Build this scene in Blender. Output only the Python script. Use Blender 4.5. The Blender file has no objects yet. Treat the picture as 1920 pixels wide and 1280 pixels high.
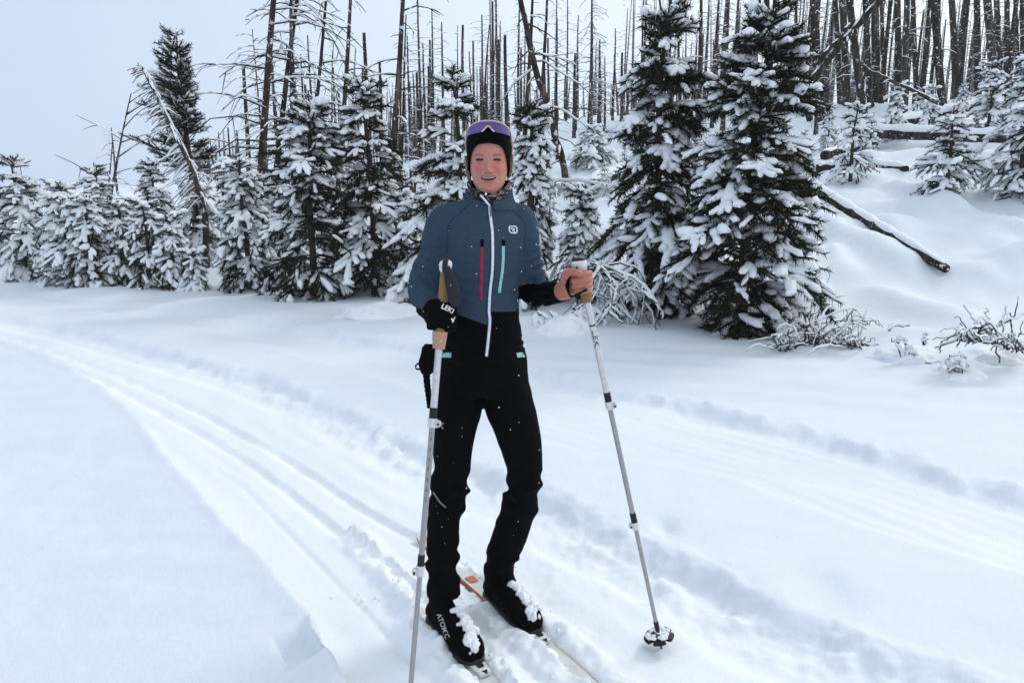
import bpy, bmesh, math, random
import numpy as np
from mathutils import Vector
from mathutils.bvhtree import BVHTree

SC = bpy.context.scene
COL = SC.collection
R = math.radians
HAZE = 0.0008

# ------------------------------------------------------------------ camera
F = 1387.0            # focal length in photograph pixels (1920 wide)
CAMZ, PITCH = 1.5, R(11.0)
cam = bpy.data.cameras.new('camera')
cam.sensor_width = 36.0
cam.lens = 36.0 * F / 1920.0
cam.clip_start, cam.clip_end = 0.05, 3000
cam_ob = bpy.data.objects.new('camera', cam)
cam_ob.location = (0, 0, CAMZ)
cam_ob.rotation_euler = (R(90) - PITCH, 0, 0)
COL.objects.link(cam_ob)
SC.camera = cam_ob

# ------------------------------------------------------------------ overcast sky and veiled sun
SUN_AZ, SUN_EL = R(48), R(38)          # azimuth from +Y towards +X
sun_vec = Vector((math.sin(SUN_AZ) * math.cos(SUN_EL), math.cos(SUN_AZ) * math.cos(SUN_EL), math.sin(SUN_EL)))
world = bpy.data.worlds.new('World')
SC.world = world
world.use_nodes = True
nt = world.node_tree
nt.nodes.clear()
wo = nt.nodes.new('ShaderNodeOutputWorld')
bg = nt.nodes.new('ShaderNodeBackground')
sky = nt.nodes.new('ShaderNodeTexSky')
sky.sky_type = 'NISHITA'
sky.sun_disc = False
sky.sun_elevation = SUN_EL
sky.sun_rotation = SUN_AZ
sky.dust_density = 4.0
sky.air_density = 1.0
tc = nt.nodes.new('ShaderNodeTexCoord')
dot = nt.nodes.new('ShaderNodeVectorMath'); dot.operation = 'DOT_PRODUCT'
dot.inputs[1].default_value = (1.0, 0.0, 0.6)
nt.links.new(tc.outputs['Generated'], dot.inputs[0])
mr = nt.nodes.new('ShaderNodeMapRange'); mr.interpolation_type = 'SMOOTHSTEP'
mr.inputs[1].default_value = -0.75; mr.inputs[2].default_value = 0.75
nt.links.new(dot.outputs['Value'], mr.inputs[0])
cl = nt.nodes.new('ShaderNodeMix'); cl.data_type = 'RGBA'
cl.inputs[6].default_value = (4.9, 5.9, 7.6, 1)      # cloud deck away from the veiled sun
cl.inputs[7].default_value = (7.9, 8.7, 9.3, 1)      # cloud deck towards it
nt.links.new(mr.outputs[0], cl.inputs[0])
mx = nt.nodes.new('ShaderNodeMix'); mx.data_type = 'RGBA'
mx.inputs[0].default_value = 0.90                    # cloud cover over the clear sky
nt.links.new(sky.outputs[0], mx.inputs[6])
nt.links.new(cl.outputs[2], mx.inputs[7])
nt.links.new(mx.outputs[2], bg.inputs[0])
bg.inputs[1].default_value = 0.12
nt.links.new(bg.outputs[0], wo.inputs[0])

sl = bpy.data.lights.new('sun', 'SUN')
sl.energy = 1.15
sl.angle = R(18)
sl.color = (1.0, 0.97, 0.93)
so = bpy.data.objects.new('sun', sl)
so.rotation_euler = sun_vec.to_track_quat('Z', 'Y').to_euler()
so.location = (10, 20, 30)
COL.objects.link(so)

SC.view_settings.view_transform = 'Standard'
SC.view_settings.look = 'None'
SC.view_settings.exposure = 0.04
SC.view_settings.gamma = 1.0
SC.view_settings.use_curve_mapping = False
SC.render.engine = 'CYCLES'
SC.cycles.use_denoising = True
SC.cycles.max_bounces = 6
SC.cycles.diffuse_bounces = 3
SC.cycles.glossy_bounces = 2
SC.cycles.volume_bounces = 1
SC.cycles.use_adaptive_sampling = True

# ------------------------------------------------------------------ measuring helpers: photograph pixel + depth -> place
FW = np.array((0, math.cos(PITCH), -math.sin(PITCH)))
UP = np.array((0, math.sin(PITCH), math.cos(PITCH)))
RT = np.array((1.0, 0, 0))
CAM = np.array((0, 0, CAMZ))
def ray(px, py):
    return RT * (px - 960) / F + UP * (640 - py) / F + FW
def W(px, py, Y):
    r = ray(px, py)
    return CAM + r * (Y / r[1])
def G(px, py, z=0.0):
    r = ray(px, py)
    return CAM + r * ((z - CAMZ) / r[2])
def mpp(py, Y):           # metres per photograph pixel
    return Y / ray(960, py)[1] / F
def project(p):
    d = np.asarray(p) - CAM
    w = d @ FW
    return 960 + F * (d @ RT) / w, 640 - F * (d @ UP) / w

# ------------------------------------------------------------------ noise
_tab = np.random.RandomState(5).rand(256, 256)
def vnoise(x, y, s=0):
    x = np.asarray(x, float) + s * 17.31; y = np.asarray(y, float) + s * 9.77
    xi = np.floor(x).astype(int); yi = np.floor(y).astype(int)
    fx = x - xi; fy = y - yi
    fx = fx * fx * (3 - 2 * fx); fy = fy * fy * (3 - 2 * fy)
    a = _tab[xi & 255, yi & 255]; b = _tab[(xi + 1) & 255, yi & 255]
    c = _tab[xi & 255, (yi + 1) & 255]; d = _tab[(xi + 1) & 255, (yi + 1) & 255]
    return (a * (1 - fx) + b * fx) * (1 - fy) + (c * (1 - fx) + d * fx) * fy - 0.5
def fbm(x, y, s=0, o=4):
    v = 0; a = 1.0; f = 1.0
    for i in range(o):
        v = v + a * vnoise(x * f, y * f, s + i * 3); a *= 0.5; f *= 2.03
    return v
def sstep(a, b, x):
    t = np.clip((np.asarray(x, float) - a) / (b - a), 0, 1)
    return t * t * (3 - 2 * t)
def noise3(p):            # cheap lumpy noise in -1..1
    x, y, z = p[..., 0], p[..., 1], p[..., 2]
    return (np.sin(3.1 * x + 1.7 * y + 0.3) * np.sin(2.7 * y - 1.3 * z + 1.1) * np.sin(3.3 * z + 0.9 * x + 2.0)
            + 0.5 * np.sin(6.3 * x - 2.9 * z + 0.5) * np.sin(5.9 * y + 3.7 * z) )

# ------------------------------------------------------------------ materials
def material(name):
    m = bpy.data.materials.new(name); m.use_nodes = True
    t = m.node_tree
    return m, t, t.nodes['Principled BSDF']
def N(t, kind, **kw):
    n = t.nodes.new(kind)
    for k, v in kw.items():
        if k == 'inp':
            for i, x in v.items(): n.inputs[i].default_value = x
        else: setattr(n, k, v)
    return n
def ramp(t, fac, stops):
    n = t.nodes.new('ShaderNodeValToRGB')
    e = n.color_ramp.elements
    while len(e) < len(stops): e.new(0.5)
    for i, (p, c) in enumerate(stops):
        e[i].position = p; e[i].color = (*c, 1)
    t.links.new(fac, n.inputs[0])
    return n.outputs[0]
def plain(name, col, rough=0.6, metal=0.0, spec=0.3, bump=0, bscale=100, bdist=0.002, sheen=0):
    m, t, b = material(name)
    b.inputs['Base Color'].default_value = (*col, 1)
    b.inputs['Roughness'].default_value = rough
    b.inputs['Metallic'].default_value = metal
    b.inputs['Specular IOR Level'].default_value = spec
    tcn = N(t, 'ShaderNodeTexCoord')
    nz = N(t, 'ShaderNodeTexNoise', inp={'Scale': bscale, 'Detail': 3.0})
    t.links.new(tcn.outputs['Object'], nz.inputs['Vector'])
    # slight uneven tone so that nothing is a flat fill
    c = ramp(t, nz.outputs[0], [(0.25, tuple(x * 0.86 for x in col)), (0.75, tuple(min(1, x * 1.12) for x in col))])
    t.links.new(c, b.inputs['Base Color'])
    if bump:
        bp = N(t, 'ShaderNodeBump', inp={'Strength': bump, 'Distance': bdist})
        t.links.new(nz.outputs[0], bp.inputs['Height'])
        t.links.new(bp.outputs[0], b.inputs['Normal'])
    if sheen:
        b.inputs['Sheen Weight'].default_value = sheen
    return m

def snow_mat(name, coarse, fine, col=(0.87, 0.89, 0.92)):
    m, t, b = material(name)
    b.inputs['Base Color'].default_value = (*col, 1)
    b.inputs['Roughness'].default_value = 0.75
    b.inputs['Specular IOR Level'].default_value = 0.15
    tcn = N(t, 'ShaderNodeTexCoord')
    n1 = N(t, 'ShaderNodeTexNoise', inp={'Scale': coarse, 'Detail': 4.0, 'Roughness': 0.6})
    n2 = N(t, 'ShaderNodeTexNoise', inp={'Scale': fine, 'Detail': 2.0})
    for n in (n1, n2): t.links.new(tcn.outputs['Object'], n.inputs['Vector'])
    b1 = N(t, 'ShaderNodeBump', inp={'Strength': 0.5, 'Distance': 0.25 / coarse})
    b2 = N(t, 'ShaderNodeBump', inp={'Strength': 0.45, 'Distance': 0.5 / fine})
    t.links.new(n1.outputs[0], b1.inputs['Height'])
    t.links.new(n2.outputs[0], b2.inputs['Height'])
    t.links.new(b1.outputs[0], b2.inputs['Normal'])
    t.links.new(b2.outputs[0], b.inputs['Normal'])
    c = ramp(t, n1.outputs[0], [(0.3, tuple(x * 0.965 for x in col)), (0.7, col)])
    t.links.new(c, b.inputs['Base Color'])
    return m

M = {}
M['ground'] = snow_mat('ground_snow', 42.0, 190.0, (0.745, 0.79, 0.845))
_t = M['ground'].node_tree; _b = _t.nodes['Principled BSDF']      # ski-packed, glazed snow in the grooves is a little whiter
_at = N(_t, 'ShaderNodeAttribute', attribute_name='packed')
_mx = N(_t, 'ShaderNodeMix', data_type='RGBA'); _mx.inputs[7].default_value = (0.93, 0.955, 0.97, 1)
_t.links.new(_at.outputs['Fac'], _mx.inputs[0]); _t.links.new(_b.inputs['Base Color'].links[0].from_socket, _mx.inputs[6]); _t.links.new(_mx.outputs[2], _b.inputs['Base Color'])
M['snow'] = snow_mat('branch_snow', 9.0, 60.0)
M['clump'] = snow_mat('clump_snow', 60.0, 300.0)

def needle_mat(name, frost):
    m, t, b = material(name)
    g = N(t, 'ShaderNodeNewGeometry')
    c = ramp(t, g.outputs['Random Per Island'], [(0.0, (0.008, 0.012, 0.006)), (0.45, (0.018, 0.025, 0.012)), (1 - frost, (0.036, 0.044, 0.023)), (min(1, 1 - frost + .02), (0.42, 0.45, 0.48))])
    t.links.new(c, b.inputs['Base Color'])
    b.inputs['Roughness'].default_value = 0.9
    b.inputs['Specular IOR Level'].default_value = 0.03
    return m
M['needle'] = needle_mat('pine_needles', 0.04)
M['needle_frost'] = needle_mat('frosted_pine_needles', 0.12)
M['bark_young'] = plain('young_bark', (0.05, 0.038, 0.028), 0.9, bump=0.6, bscale=40, bdist=0.01)

def char_mat(name, dark, mid, pale, snowy, sc=1.0):
    """burnt bark: charred black with brown and bare grey streaks, wind-plastered snow in patches"""
    m, t, b = material(name)
    tcn = N(t, 'ShaderNodeTexCoord')
    oi = N(t, 'ShaderNodeObjectInfo')
    add = N(t, 'ShaderNodeVectorMath', operation='ADD')
    sc3 = N(t, 'ShaderNodeVectorMath', operation='SCALE', inp={'Scale': 40.0})
    cmb = N(t, 'ShaderNodeCombineXYZ')
    for k in range(3): t.links.new(oi.outputs['Random'], cmb.inputs[k])
    t.links.new(cmb.outputs[0], sc3.inputs[0])
    t.links.new(tcn.outputs['Object'], add.inputs[0]); t.links.new(sc3.outputs[0], add.inputs[1])
    mp = N(t, 'ShaderNodeMapping', inp={'Scale': (9 * sc, 9 * sc, 1.1 * sc)})
    t.links.new(add.outputs[0], mp.inputs[0])
    nz = N(t, 'ShaderNodeTexNoise', inp={'Scale': 1.0, 'Detail': 5.0, 'Roughness': 0.65})
    t.links.new(mp.outputs[0], nz.inputs['Vector'])
    c = ramp(t, nz.outputs[0], [(0.38, dark), (0.55, mid), (0.68, pale)])
    n2 = N(t, 'ShaderNodeTexNoise', inp={'Scale': 7.0 * sc, 'Detail': 4.0, 'Roughness': 0.7})
    t.links.new(add.outputs[0], n2.inputs['Vector'])
    th = N(t, 'ShaderNodeMapRange', inp={1: 0.62 - snowy * 0.12, 2: 0.68 - snowy * 0.12})
    t.links.new(n2.outputs[0], th.inputs[0])
    mixn = N(t, 'ShaderNodeMix', data_type='RGBA')
    mixn.inputs[7].default_value = (0.8, 0.83, 0.87, 1)
    t.links.new(th.outputs[0], mixn.inputs[0]); t.links.new(c, mixn.inputs[6])
    t.links.new(mixn.outputs[2], b.inputs['Base Color'])
    bp = N(t, 'ShaderNodeBump', inp={'Strength': 0.7, 'Distance': 0.02})
    t.links.new(nz.outputs[0], bp.inputs['Height']); t.links.new(bp.outputs[0], b.inputs['Normal'])
    b.inputs['Roughness'].default_value = 0.9
    b.inputs['Specular IOR Level'].default_value = 0.1
    return m
M['char'] = char_mat('charred_bark', (0.012, 0.011, 0.011), (0.032, 0.026, 0.023), (0.11, 0.09, 0.075), 0.15)
M['char_brown'] = char_mat('scorched_brown_bark', (0.02, 0.015, 0.012), (0.06, 0.042, 0.032), (0.14, 0.11, 0.09), 0.2)
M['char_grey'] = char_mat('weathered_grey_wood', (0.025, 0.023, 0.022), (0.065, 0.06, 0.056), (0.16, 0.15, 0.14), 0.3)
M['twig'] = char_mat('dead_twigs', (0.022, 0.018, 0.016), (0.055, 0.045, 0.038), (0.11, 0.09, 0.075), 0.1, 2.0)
M['twig_frost'] = char_mat('frosted_hazy_twigs', (0.04, 0.037, 0.035), (0.085, 0.08, 0.076), (0.22, 0.22, 0.23), 0.35, 3.0)  # frost on twigs; on far trees the pale tone also paints in distance haze

# ------------------------------------------------------------------ mesh helpers
class MB:
    """collects vertices, quads and triangles"""
    def __init__(s): s.v = []; s.q = []; s.t = []; s.n = 0
    def add(s, v, q=None, t=None):
        v = np.asarray(v, float).reshape(-1, 3)
        if q is not None and len(q): s.q.append(np.asarray(q, int).reshape(-1, 4) + s.n)
        if t is not None and len(t): s.t.append(np.asarray(t, int).reshape(-1, 3) + s.n)
        s.v.append(v); s.n += len(v)
        return s
    def arrays(s):
        v = np.concatenate(s.v) if s.v else np.zeros((0, 3))
        q = np.concatenate(s.q) if s.q else np.zeros((0, 4), int)
        t = np.concatenate(s.t) if s.t else np.zeros((0, 3), int)
        return v, q, t
    def mesh(s, name, mat=None, smooth=True):
        v, q, t = s.arrays()
        me = bpy.data.meshes.new(name)
        me.vertices.add(len(v)); me.vertices.foreach_set('co', v.astype(np.float32).ravel())
        nl = q.size + t.size
        me.loops.add(nl)
        me.loops.foreach_set('vertex_index', np.concatenate([q.ravel(), t.ravel()]).astype(np.int32))
        me.polygons.add(len(q) + len(t))
        ls = np.concatenate([np.arange(len(q)) * 4, q.size + np.arange(len(t)) * 3]).astype(np.int32)
        me.polygons.foreach_set('loop_start', ls)
        me.polygons.foreach_set('use_smooth', np.full(len(q) + len(t), smooth))
        me.update(calc_edges=True); me.validate()
        if mat: me.materials.append(mat)
        return me
def link(name, me, parent=None, loc=None):
    o = bpy.data.objects.new(name, me)
    COL.objects.link(o)
    if parent is not None: o.parent = parent
    if loc is not None: o.location = loc
    return o
def tag(o, label=None, cat=None, group=None, kind=None):
    if label: o['label'] = label
    if cat: o['category'] = cat
    if group: o['group'] = group
    if kind: o['kind'] = kind
    return o
def thing(name, label, cat, loc=(0, 0, 0), group=None, rz=0):
    o = bpy.data.objects.new(name, None)
    o.empty_display_size = 0.2
    COL.objects.link(o)
    o.location = loc; o.rotation_euler = (0, 0, rz)
    return tag(o, label, cat, group)

def sweep(P, Rr, S=6, hi=1.0, lo=1.0, noise=0.0, nsc=12.0, closed=False):
    """tubes along many polylines at once.  P (B,K,3), Rr (B,K)"""
    P = np.asarray(P, float)
    if P.ndim == 2: P = P[None]
    Rr = np.broadcast_to(np.asarray(Rr, float), P.shape[:2])
    B, K, _ = P.shape
    T = np.gradient(P, axis=1)
    T /= np.linalg.norm(T, axis=2, keepdims=True) + 1e-9
    mean = np.abs(T[:, :, 2].mean(1)) > 0.93
    up = np.zeros((B, 1, 3)); up[:, 0, 2] = 1; up[mean, 0] = (0, 1, 0)
    sd = np.cross(T, np.broadcast_to(up, T.shape))
    sd /= np.linalg.norm(sd, axis=2, keepdims=True) + 1e-9
    nn = np.cross(sd, T)
    a = np.arange(S) / S * 2 * np.pi
    ca = np.cos(a); sa = np.sin(a); sa = np.where(sa > 0, sa * hi, sa * lo)
    off = sd[:, :, None, :] * ca[None, None, :, None] + nn[:, :, None, :] * sa[None, None, :, None]
    r = Rr[:, :, None, None]
    V = P[:, :, None, :] + off * r
    if noise:
        f = 1 + noise * (noise3(V * nsc) + .6 * noise3(V * nsc * 2.4 + 1.7))[..., None]
        V = P[:, :, None, :] + off * r * f
    idx = np.arange(B * K * S).reshape(B, K, S)
    i0 = idx[:, :-1, :]; i1 = idx[:, 1:, :]
    q = np.stack([i0, np.roll(i0, -1, 2), np.roll(i1, -1, 2), i1], -1).reshape(-1, 4)
    return V.reshape(-1, 3), q
def capsule_profile(K, p=4.0, e=0.06):
    u = np.linspace(-1, 1, K)
    return np.maximum(e, (1 - np.abs(u) ** p) ** 0.5)
def blob(c, r, seed=0, sub=2, amp=0.25, sc=None):
    bm = bmesh.new()
    bmesh.ops.create_icosphere(bm, subdivisions=sub, radius=1.0)
    v = np.array([x.co[:] for x in bm.verts]); t = np.array([[x.index for x in f.verts] for f in bm.faces])
    bm.free()
    rr = np.asarray(r, float)
    v = v * (1 + amp * noise3(v * 2.1 + seed * 3.7)[:, None])
    return v * rr + np.asarray(c), t
# ------------------------------------------------------------------ the snow-covered ground
def poly(pts): return np.array([G(*p)[:2] if len(p) == 2 else p[:2] for p in pts])
def sdist(x, y, P):
    """signed distance to an open polyline (positive on the left of its direction)"""
    best = np.full(x.shape, 1e9); sg = np.ones(x.shape)
    for i in range(len(P) - 1):
        a, b = P[i], P[i + 1]
        d = b - a; L2 = d @ d
        t = ((x - a[0]) * d[0] + (y - a[1]) * d[1]) / L2
        lo = -1e9 if i == 0 else 0; hi = 1e9 if i == len(P) - 2 else 1
        t = np.clip(t, lo, hi)
        dx = x - a[0] - t * d[0]; dy = y - a[1] - t * d[1]
        dd = dx * dx + dy * dy
        s = np.sign(d[0] * (y - a[1]) - d[1] * (x - a[0]))
        m = dd < best
        best = np.where(m, dd, best); sg = np.where(m, s, sg)
    return np.sqrt(best) * sg
def ext(P, a, b):         # lengthen both ends
    P = np.asarray(P); d0 = P[0] - P[1]; d1 = P[-1] - P[-2]
    return np.vstack([P[0] + d0 / np.linalg.norm(d0) * a, P, P[-1] + d1 / np.linalg.norm(d1) * b])

SKI_D = np.array((0.53, -0.848)); SKI_D /= np.linalg.norm(SKI_D)
SKI_N = np.array((SKI_D[1], -SKI_D[0]))
FOOT_R = np.array((-0.205, 2.292))     # her right foot (left in the picture)
FOOT_L = np.array((-0.008, 2.462))
A_edge = ext(poly([(0, 655), (110, 690), (200, 752), (300, 850), (400, 985), (470, 1070), (530, 1140), (585, 1200), (612, 1250)]), 25, 6)
B1 = np.vstack([poly([(-150, 610), (0, 642), (86, 677), (189, 715), (275, 760), (378, 815), (481, 880), (585, 960)]), FOOT_R - SKI_D * 0.5, FOOT_R + SKI_D * 3])
B2 = np.vstack([poly([(-100, 608), (0, 630), (103, 663), (206, 701), (275, 728), (344, 760), (430, 804), (516, 850), (594, 898), (653, 940)]), FOOT_L - SKI_D * 0.6, FOOT_L + SKI_D * 3])
B3 = ext(poly([(60, 690), (210, 752), (330, 830), (455, 912), (554, 1011), (620, 1082), (673, 1137)]), 3, 2)
C_edge = ext(poly([(62, 611), (155, 629), (275, 664), (378, 690), (498, 722), (619, 772), (780, 850), (900, 905), (1049, 960), (1147, 1018), (1246, 1062), (1344, 1107), (1443, 1166), (1541, 1206), (1640, 1245)]), 12, 4)
D_up = ext(poly([(113, 570), (275, 585), (361, 598), (464, 614), (619, 640), (800, 672), (1074, 735), (1246, 773), (1344, 802), (1541, 842), (1689, 888), (1920, 965)]), 15, 4)
D_lo = ext(poly([(227, 597), (412, 631), (640, 702), (850, 770), (1025, 842), (1344, 905), (1517, 960), (1750, 1040)]), 15, 4)

def edge_s(x, y): return ((y - 8.35) + 0.445 * x) / 1.095
def hill(x, y):
    s = edge_s(x, y)
    k = 0.05 + 0.045 * sstep(-40, -16, x) + 0.115 * sstep(-11, 4.5, x)
    base = np.where(s > 0, np.sqrt(s * s + 1.0) - 1.0, 0)
    base = np.where(base > 22, 22 + (base - 22) * 0.45, base)
    base = np.where(base > 45, 45 + (base - 45) * 0.2, base)
    return k * base
def hit0(px, py):
    r = ray(px, py); t = np.arange(3, 45, .03); p = CAM + r[None] * t[:, None]
    b_ = p[:, 2] < hill(p[:, 0], p[:, 1]) + .1
    return p[int(np.argmax(b_))][:2]
RIDGES = [(hit0(*a), hit0(*b), h_, w_) for a, b, h_, w_ in (
    ((1690, 368), (1800, 412), .16, .20), ((1560, 470), (1690, 505), .14, .3), ((1505, 425), (1580, 525), .14, .22), ((1600, 305), (1730, 290), .22, .3), ((1840, 425), (1940, 450), .15, .25), ((1650, 555), (1770, 600), .13, .3),
    ((1590, 275), (1680, 262), .2, .3), ((1780, 310), (1900, 340), .2, .35), ((1640, 420), (1700, 470), .12, .25), ((1830, 520), (1930, 500), .14, .3), ((1480, 520), (1560, 500), .15, .25), ((1700, 640), (1830, 655), .10, .25))]
PITS = [G(1246, 1005), G(1120, 860), G(1000, 1128), G(1540, 1130)]
def H(x, y, fine=True):
    x = np.asarray(x, float); y = np.asarray(y, float)
    z = hill(x, y)
    s = edge_s(x, y)
    und = sstep(0.3, 4, s)
    z = z + und * (0.34 * fbm(x * 0.45, y * 0.45, 3, 3) + 0.17 * fbm(x * 1.3, y * 1.1, 5, 3) + 0.12)
    for a, b, h_, w_ in RIDGES:
        d = b - a; t = np.clip(((x - a[0]) * d[0] + (y - a[1]) * d[1]) / (d @ d), 0, 1)
        q = np.hypot(x - a[0] - t * d[0], y - a[1] - t * d[1]) + .12 * vnoise(x * 2.1, y * 2.1, 51)
        z = z + h_ * np.exp(-(q / w_) ** 2)
    # hollow of drifted snow along the forest edge
    z = z + 0.10 * np.exp(-((s + 0.2) / 0.8) ** 2) * (0.6 + vnoise(x * 0.9, y * 0.9, 8))
    wob = 0.035 * vnoise(x * 3.1, y * 3.1, 1) + 0.02 * vnoise(x * 9, y * 9, 2)
    dA = sdist(x, y, A_edge) + wob * 1.3 + 0.012 * vnoise(x * 32, y * 32, 61)
    dC = sdist(x, y, C_edge) + wob * 1.5
    dU = sdist(x, y, D_up) + wob
    dL = sdist(x, y, D_lo) + wob
    near = 1 - sstep(14, 22, np.hypot(x, y))
    # left side of each edge line: polylines run left->right / far->near, "left" is towards the forest
    bank = (1 - sstep(-0.02, 0.025, dA))
    z = z + near * bank * (0.12 - 0.14 * np.clip(-dA, 0, 1.7) + 0.02 * vnoise(x * 0.8, y * 0.8, 4) + 0.012 * np.exp(-(dA / 0.06) ** 2))
    z = z + near * bank * 0.012 * vnoise(x * 1.1 + y * 0.4, y * 3.0, 6)
    up = sstep(-0.11, 0.06, dC)
    z = z + near * up * 0.066
    lane = sstep(-0.08, 0.08, dL) * (1 - sstep(-0.12, 0.08, dU))
    z = z - near * lane * 0.035
    z = z + near * sstep(-0.12, 0.10, dU) * 0.03
    if fine:
        fx, fy = x, y
        lump = np.maximum(0, fbm(fx * 9, fy * 9, 11, 3) + 0.12)
        lump2 = np.maximum(0, fbm(fx * 24, fy * 24, 13, 2) + 0.05)
        zc = np.exp(-((dC + 0.10) / 0.17) ** 2)
        z = z + near * zc * (0.056 * lump + 0.022 * lump2) * (0.4 + sstep(-0.4, 0.4, vnoise(x * 0.9, y * 0.9, 21)))
        z = z + near * np.exp(-((dC + 0.02) / 0.10) ** 2) * 0.035 * fbm(x * 5, y * 5, 31, 2)
        zu = np.exp(-((dU) / 0.13) ** 2)
        z = z + near * zu * (0.050 * lump + 0.012 * lump2)
        # ski grooves
        for Bp, dp in ((B1, 0.024), (B2, 0.024)):
            g = np.abs(sdist(x, y, Bp) + 0.008 * vnoise(x * 5, y * 5, 9))
            z = z - near * dp * (1 - sstep(0.028, 0.036, g))
        g = np.abs(sdist(x, y, B3) + 0.006 * vnoise(x * 6, y * 6, 71))
        z = z - near * 0.012 * (1 - sstep(0.006, 0.016, g)) * sstep(-.35, .1, vnoise(x * 2.5, y * 2.5, 72))
        # older parallel glide lines in the far lane and in the trail
        z = z + near * lane * 0.007 * (np.sin(dU * 19 + 5 * vnoise(x * .5, y * .5, 2)) + .7 * np.sin(dU * 57 + 6 * vnoise(x * .8, y * .8, 73))) * (0.5 + vnoise(x * 2, y * 2, 15))
        trail = (1 - bank) * (1 - up)
        z = z + near * trail * (0.005 * np.sin(dC * 36) * sstep(0.0, .3, vnoise(x, y, 17) + .2) + 0.010 * fbm(x * 4, y * 4, 19, 3))
        # churned snow round the skier's feet
        cx, cy = -0.16, 2.36
        rr = np.hypot(x - cx, (y - cy) * 0.8)
        ch = np.exp(-(rr / 0.42) ** 2)
        z = z + ch * (0.030 * lump + 0.014 * lump2)
        # snow heaped over the forward part of the skis
        for Fp, off, wd, hgt, a0, a1 in ((FOOT_R, 0.0, .07, .060, -1.0, -.16), (FOOT_R, 0.0, .07, .055, .27, 1.3), (FOOT_R, .085, .05, .045, -.2, .35), (FOOT_R, -.08, .05, .03, .05, .6),
                                     (FOOT_L, .075, .045, .040, -.1, .75), (FOOT_L, -.080, .05, .035, -.3, .8), (FOOT_L, .012, .03, .052, -.22, -.17), (FOOT_L, .0, .04, .045, -.62, -.36), (FOOT_L, .014, .030, .046, .255, .55), (FOOT_L, .006, .034, .046, .62, 1.3)):
            q = (x - Fp[0]) * SKI_D[0] + (y - Fp[1]) * SKI_D[1]
            w = (x - Fp[0]) * SKI_N[0] + (y - Fp[1]) * SKI_N[1]
            z = z + hgt * np.exp(-np.abs((w - off) / wd) ** 3) * sstep(a0 - .05, a0 + .05, q) * (1 - sstep(a1 - .05, a1 + .05, q)) * (0.85 + 0.8 * vnoise(x * 14, y * 14, 23) + .5 * vnoise(x * 40, y * 40, 24))
        # wind ripples and softness of the untouched snow
        soft = np.maximum(bank, up)
        z = z + soft * near * (0.035 * fbm(x * 0.9, y * 2.2, 25, 3) + 0.006 * fbm(x * 6, y * 9, 27, 2))
        rip = np.exp(-((s + 1.6) / 1.0) ** 2)
        z = z + near * rip * 0.022 * np.sin((y + 0.32 * x) * 11 + 4 * vnoise(x * .7, y * .7, 29)) * (0.5 + vnoise(x * 1.3, y * 1.3, 33))
        for k, p in enumerate(PITS):
            z = z - (0.035, 0.012, 0.02, 0.02)[k] * np.exp(-((x - p[0]) ** 2 + ((y - p[1]) * 0.7) ** 2) / (0.05, .12, .1, .12)[k] ** 2)
        # broken corner of the bank at the bottom of the view
        p = G(560, 1262)
        n = 0.05 * vnoise(x * 8, y * 8, 41)
        z = z - 0.07 * bank * (1 - sstep(0.03, 0.075, np.maximum(np.abs((x - p[0]) * 0.8 + (y - p[1]) * 0.6), np.abs((x - p[0]) * -0.6 + (y - p[1]) * 0.8) * 0.7) + n * 0.8))
    return z
def Hs(x, y): return float(H(np.array([x]), np.array([y]), False)[0])
def hit(px, py):
    """where the line of sight through a pixel meets the ground"""
    r = ray(px, py)
    t = np.concatenate([np.arange(2, 20, 0.02), np.arange(20, 120, 0.1)])
    p = CAM + r[None] * t[:, None]
    below = p[:, 2] < H(p[:, 0], p[:, 1], False)
    i = int(np.argmax(below)) if below.any() else len(t) - 1
    return p[i]

ys = [-6.0]
while ys[-1] < 700:
    d = ys[-1]
    if d < 1.0: st = 0.25
    elif d < 1.6: st = 0.03
    elif d < 2.6: st = 0.0085
    elif d < 25: st = min(0.13, max(0.0085, d * d * 0.0015))
    else: st = 0.13 * (d / 25) ** 2.2
    ys.append(d + st)
ys = np.array(ys)
u = np.linspace(-1, 1, 520)
u = 0.52 * u + 0.48 * u ** 3
spread = np.maximum(ys, 1.0) * 1.15 + 2.2
GX = spread[:, None] * u[None, :]; GY = np.repeat(ys[:, None], len(u), 1)
GZ = H(GX, GY)
PK = np.zeros(GX.shape)
for Bp in (B1, B2):
    g = np.abs(sdist(GX, GY, Bp) + 0.008 * vnoise(GX * 5, GY * 5, 9))
    PK = np.maximum(PK, (1 - sstep(0.028, 0.044, g)) * (0.75 + 0.8 * vnoise(GX * 7, GY * 7, 14)))
PK = np.maximum(PK, 0.45 * (1 - sstep(0, .07, np.abs(sdist(GX, GY, C_edge) + .32))) + 0.35 * sstep(-.05, .05, sdist(GX, GY, A_edge)) * (1 - sstep(-.2, 0, sdist(GX, GY, C_edge))))
PK = np.maximum(PK, 0.5 * sstep(-.05, .1, sdist(GX, GY, D_lo)) * (1 - sstep(-.15, 0, sdist(GX, GY, D_up))) * (.6 + vnoise(GX * .8, GY * .8, 44)))
PK *= 1 - sstep(14, 22, np.hypot(GX, GY))
V = np.stack([GX, GY, GZ], -1).reshape(-1, 3)
idx = np.arange(GX.size).reshape(GX.shape)
Q = np.stack([idx[:-1, :-1], idx[:-1, 1:], idx[1:, 1:], idx[1:, :-1]], -1).reshape(-1, 4)
gme = MB().add(V, Q).mesh('snow_ground', M['ground'])
gme.attributes.new('packed', 'FLOAT', 'POINT').data.foreach_set('value', np.clip(PK, 0, 1).astype(np.float32).ravel())
ground = link('snow_ground', gme)
tag(ground, 'snow covered trail and rising hillside', None, None, 'structure')
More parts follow.
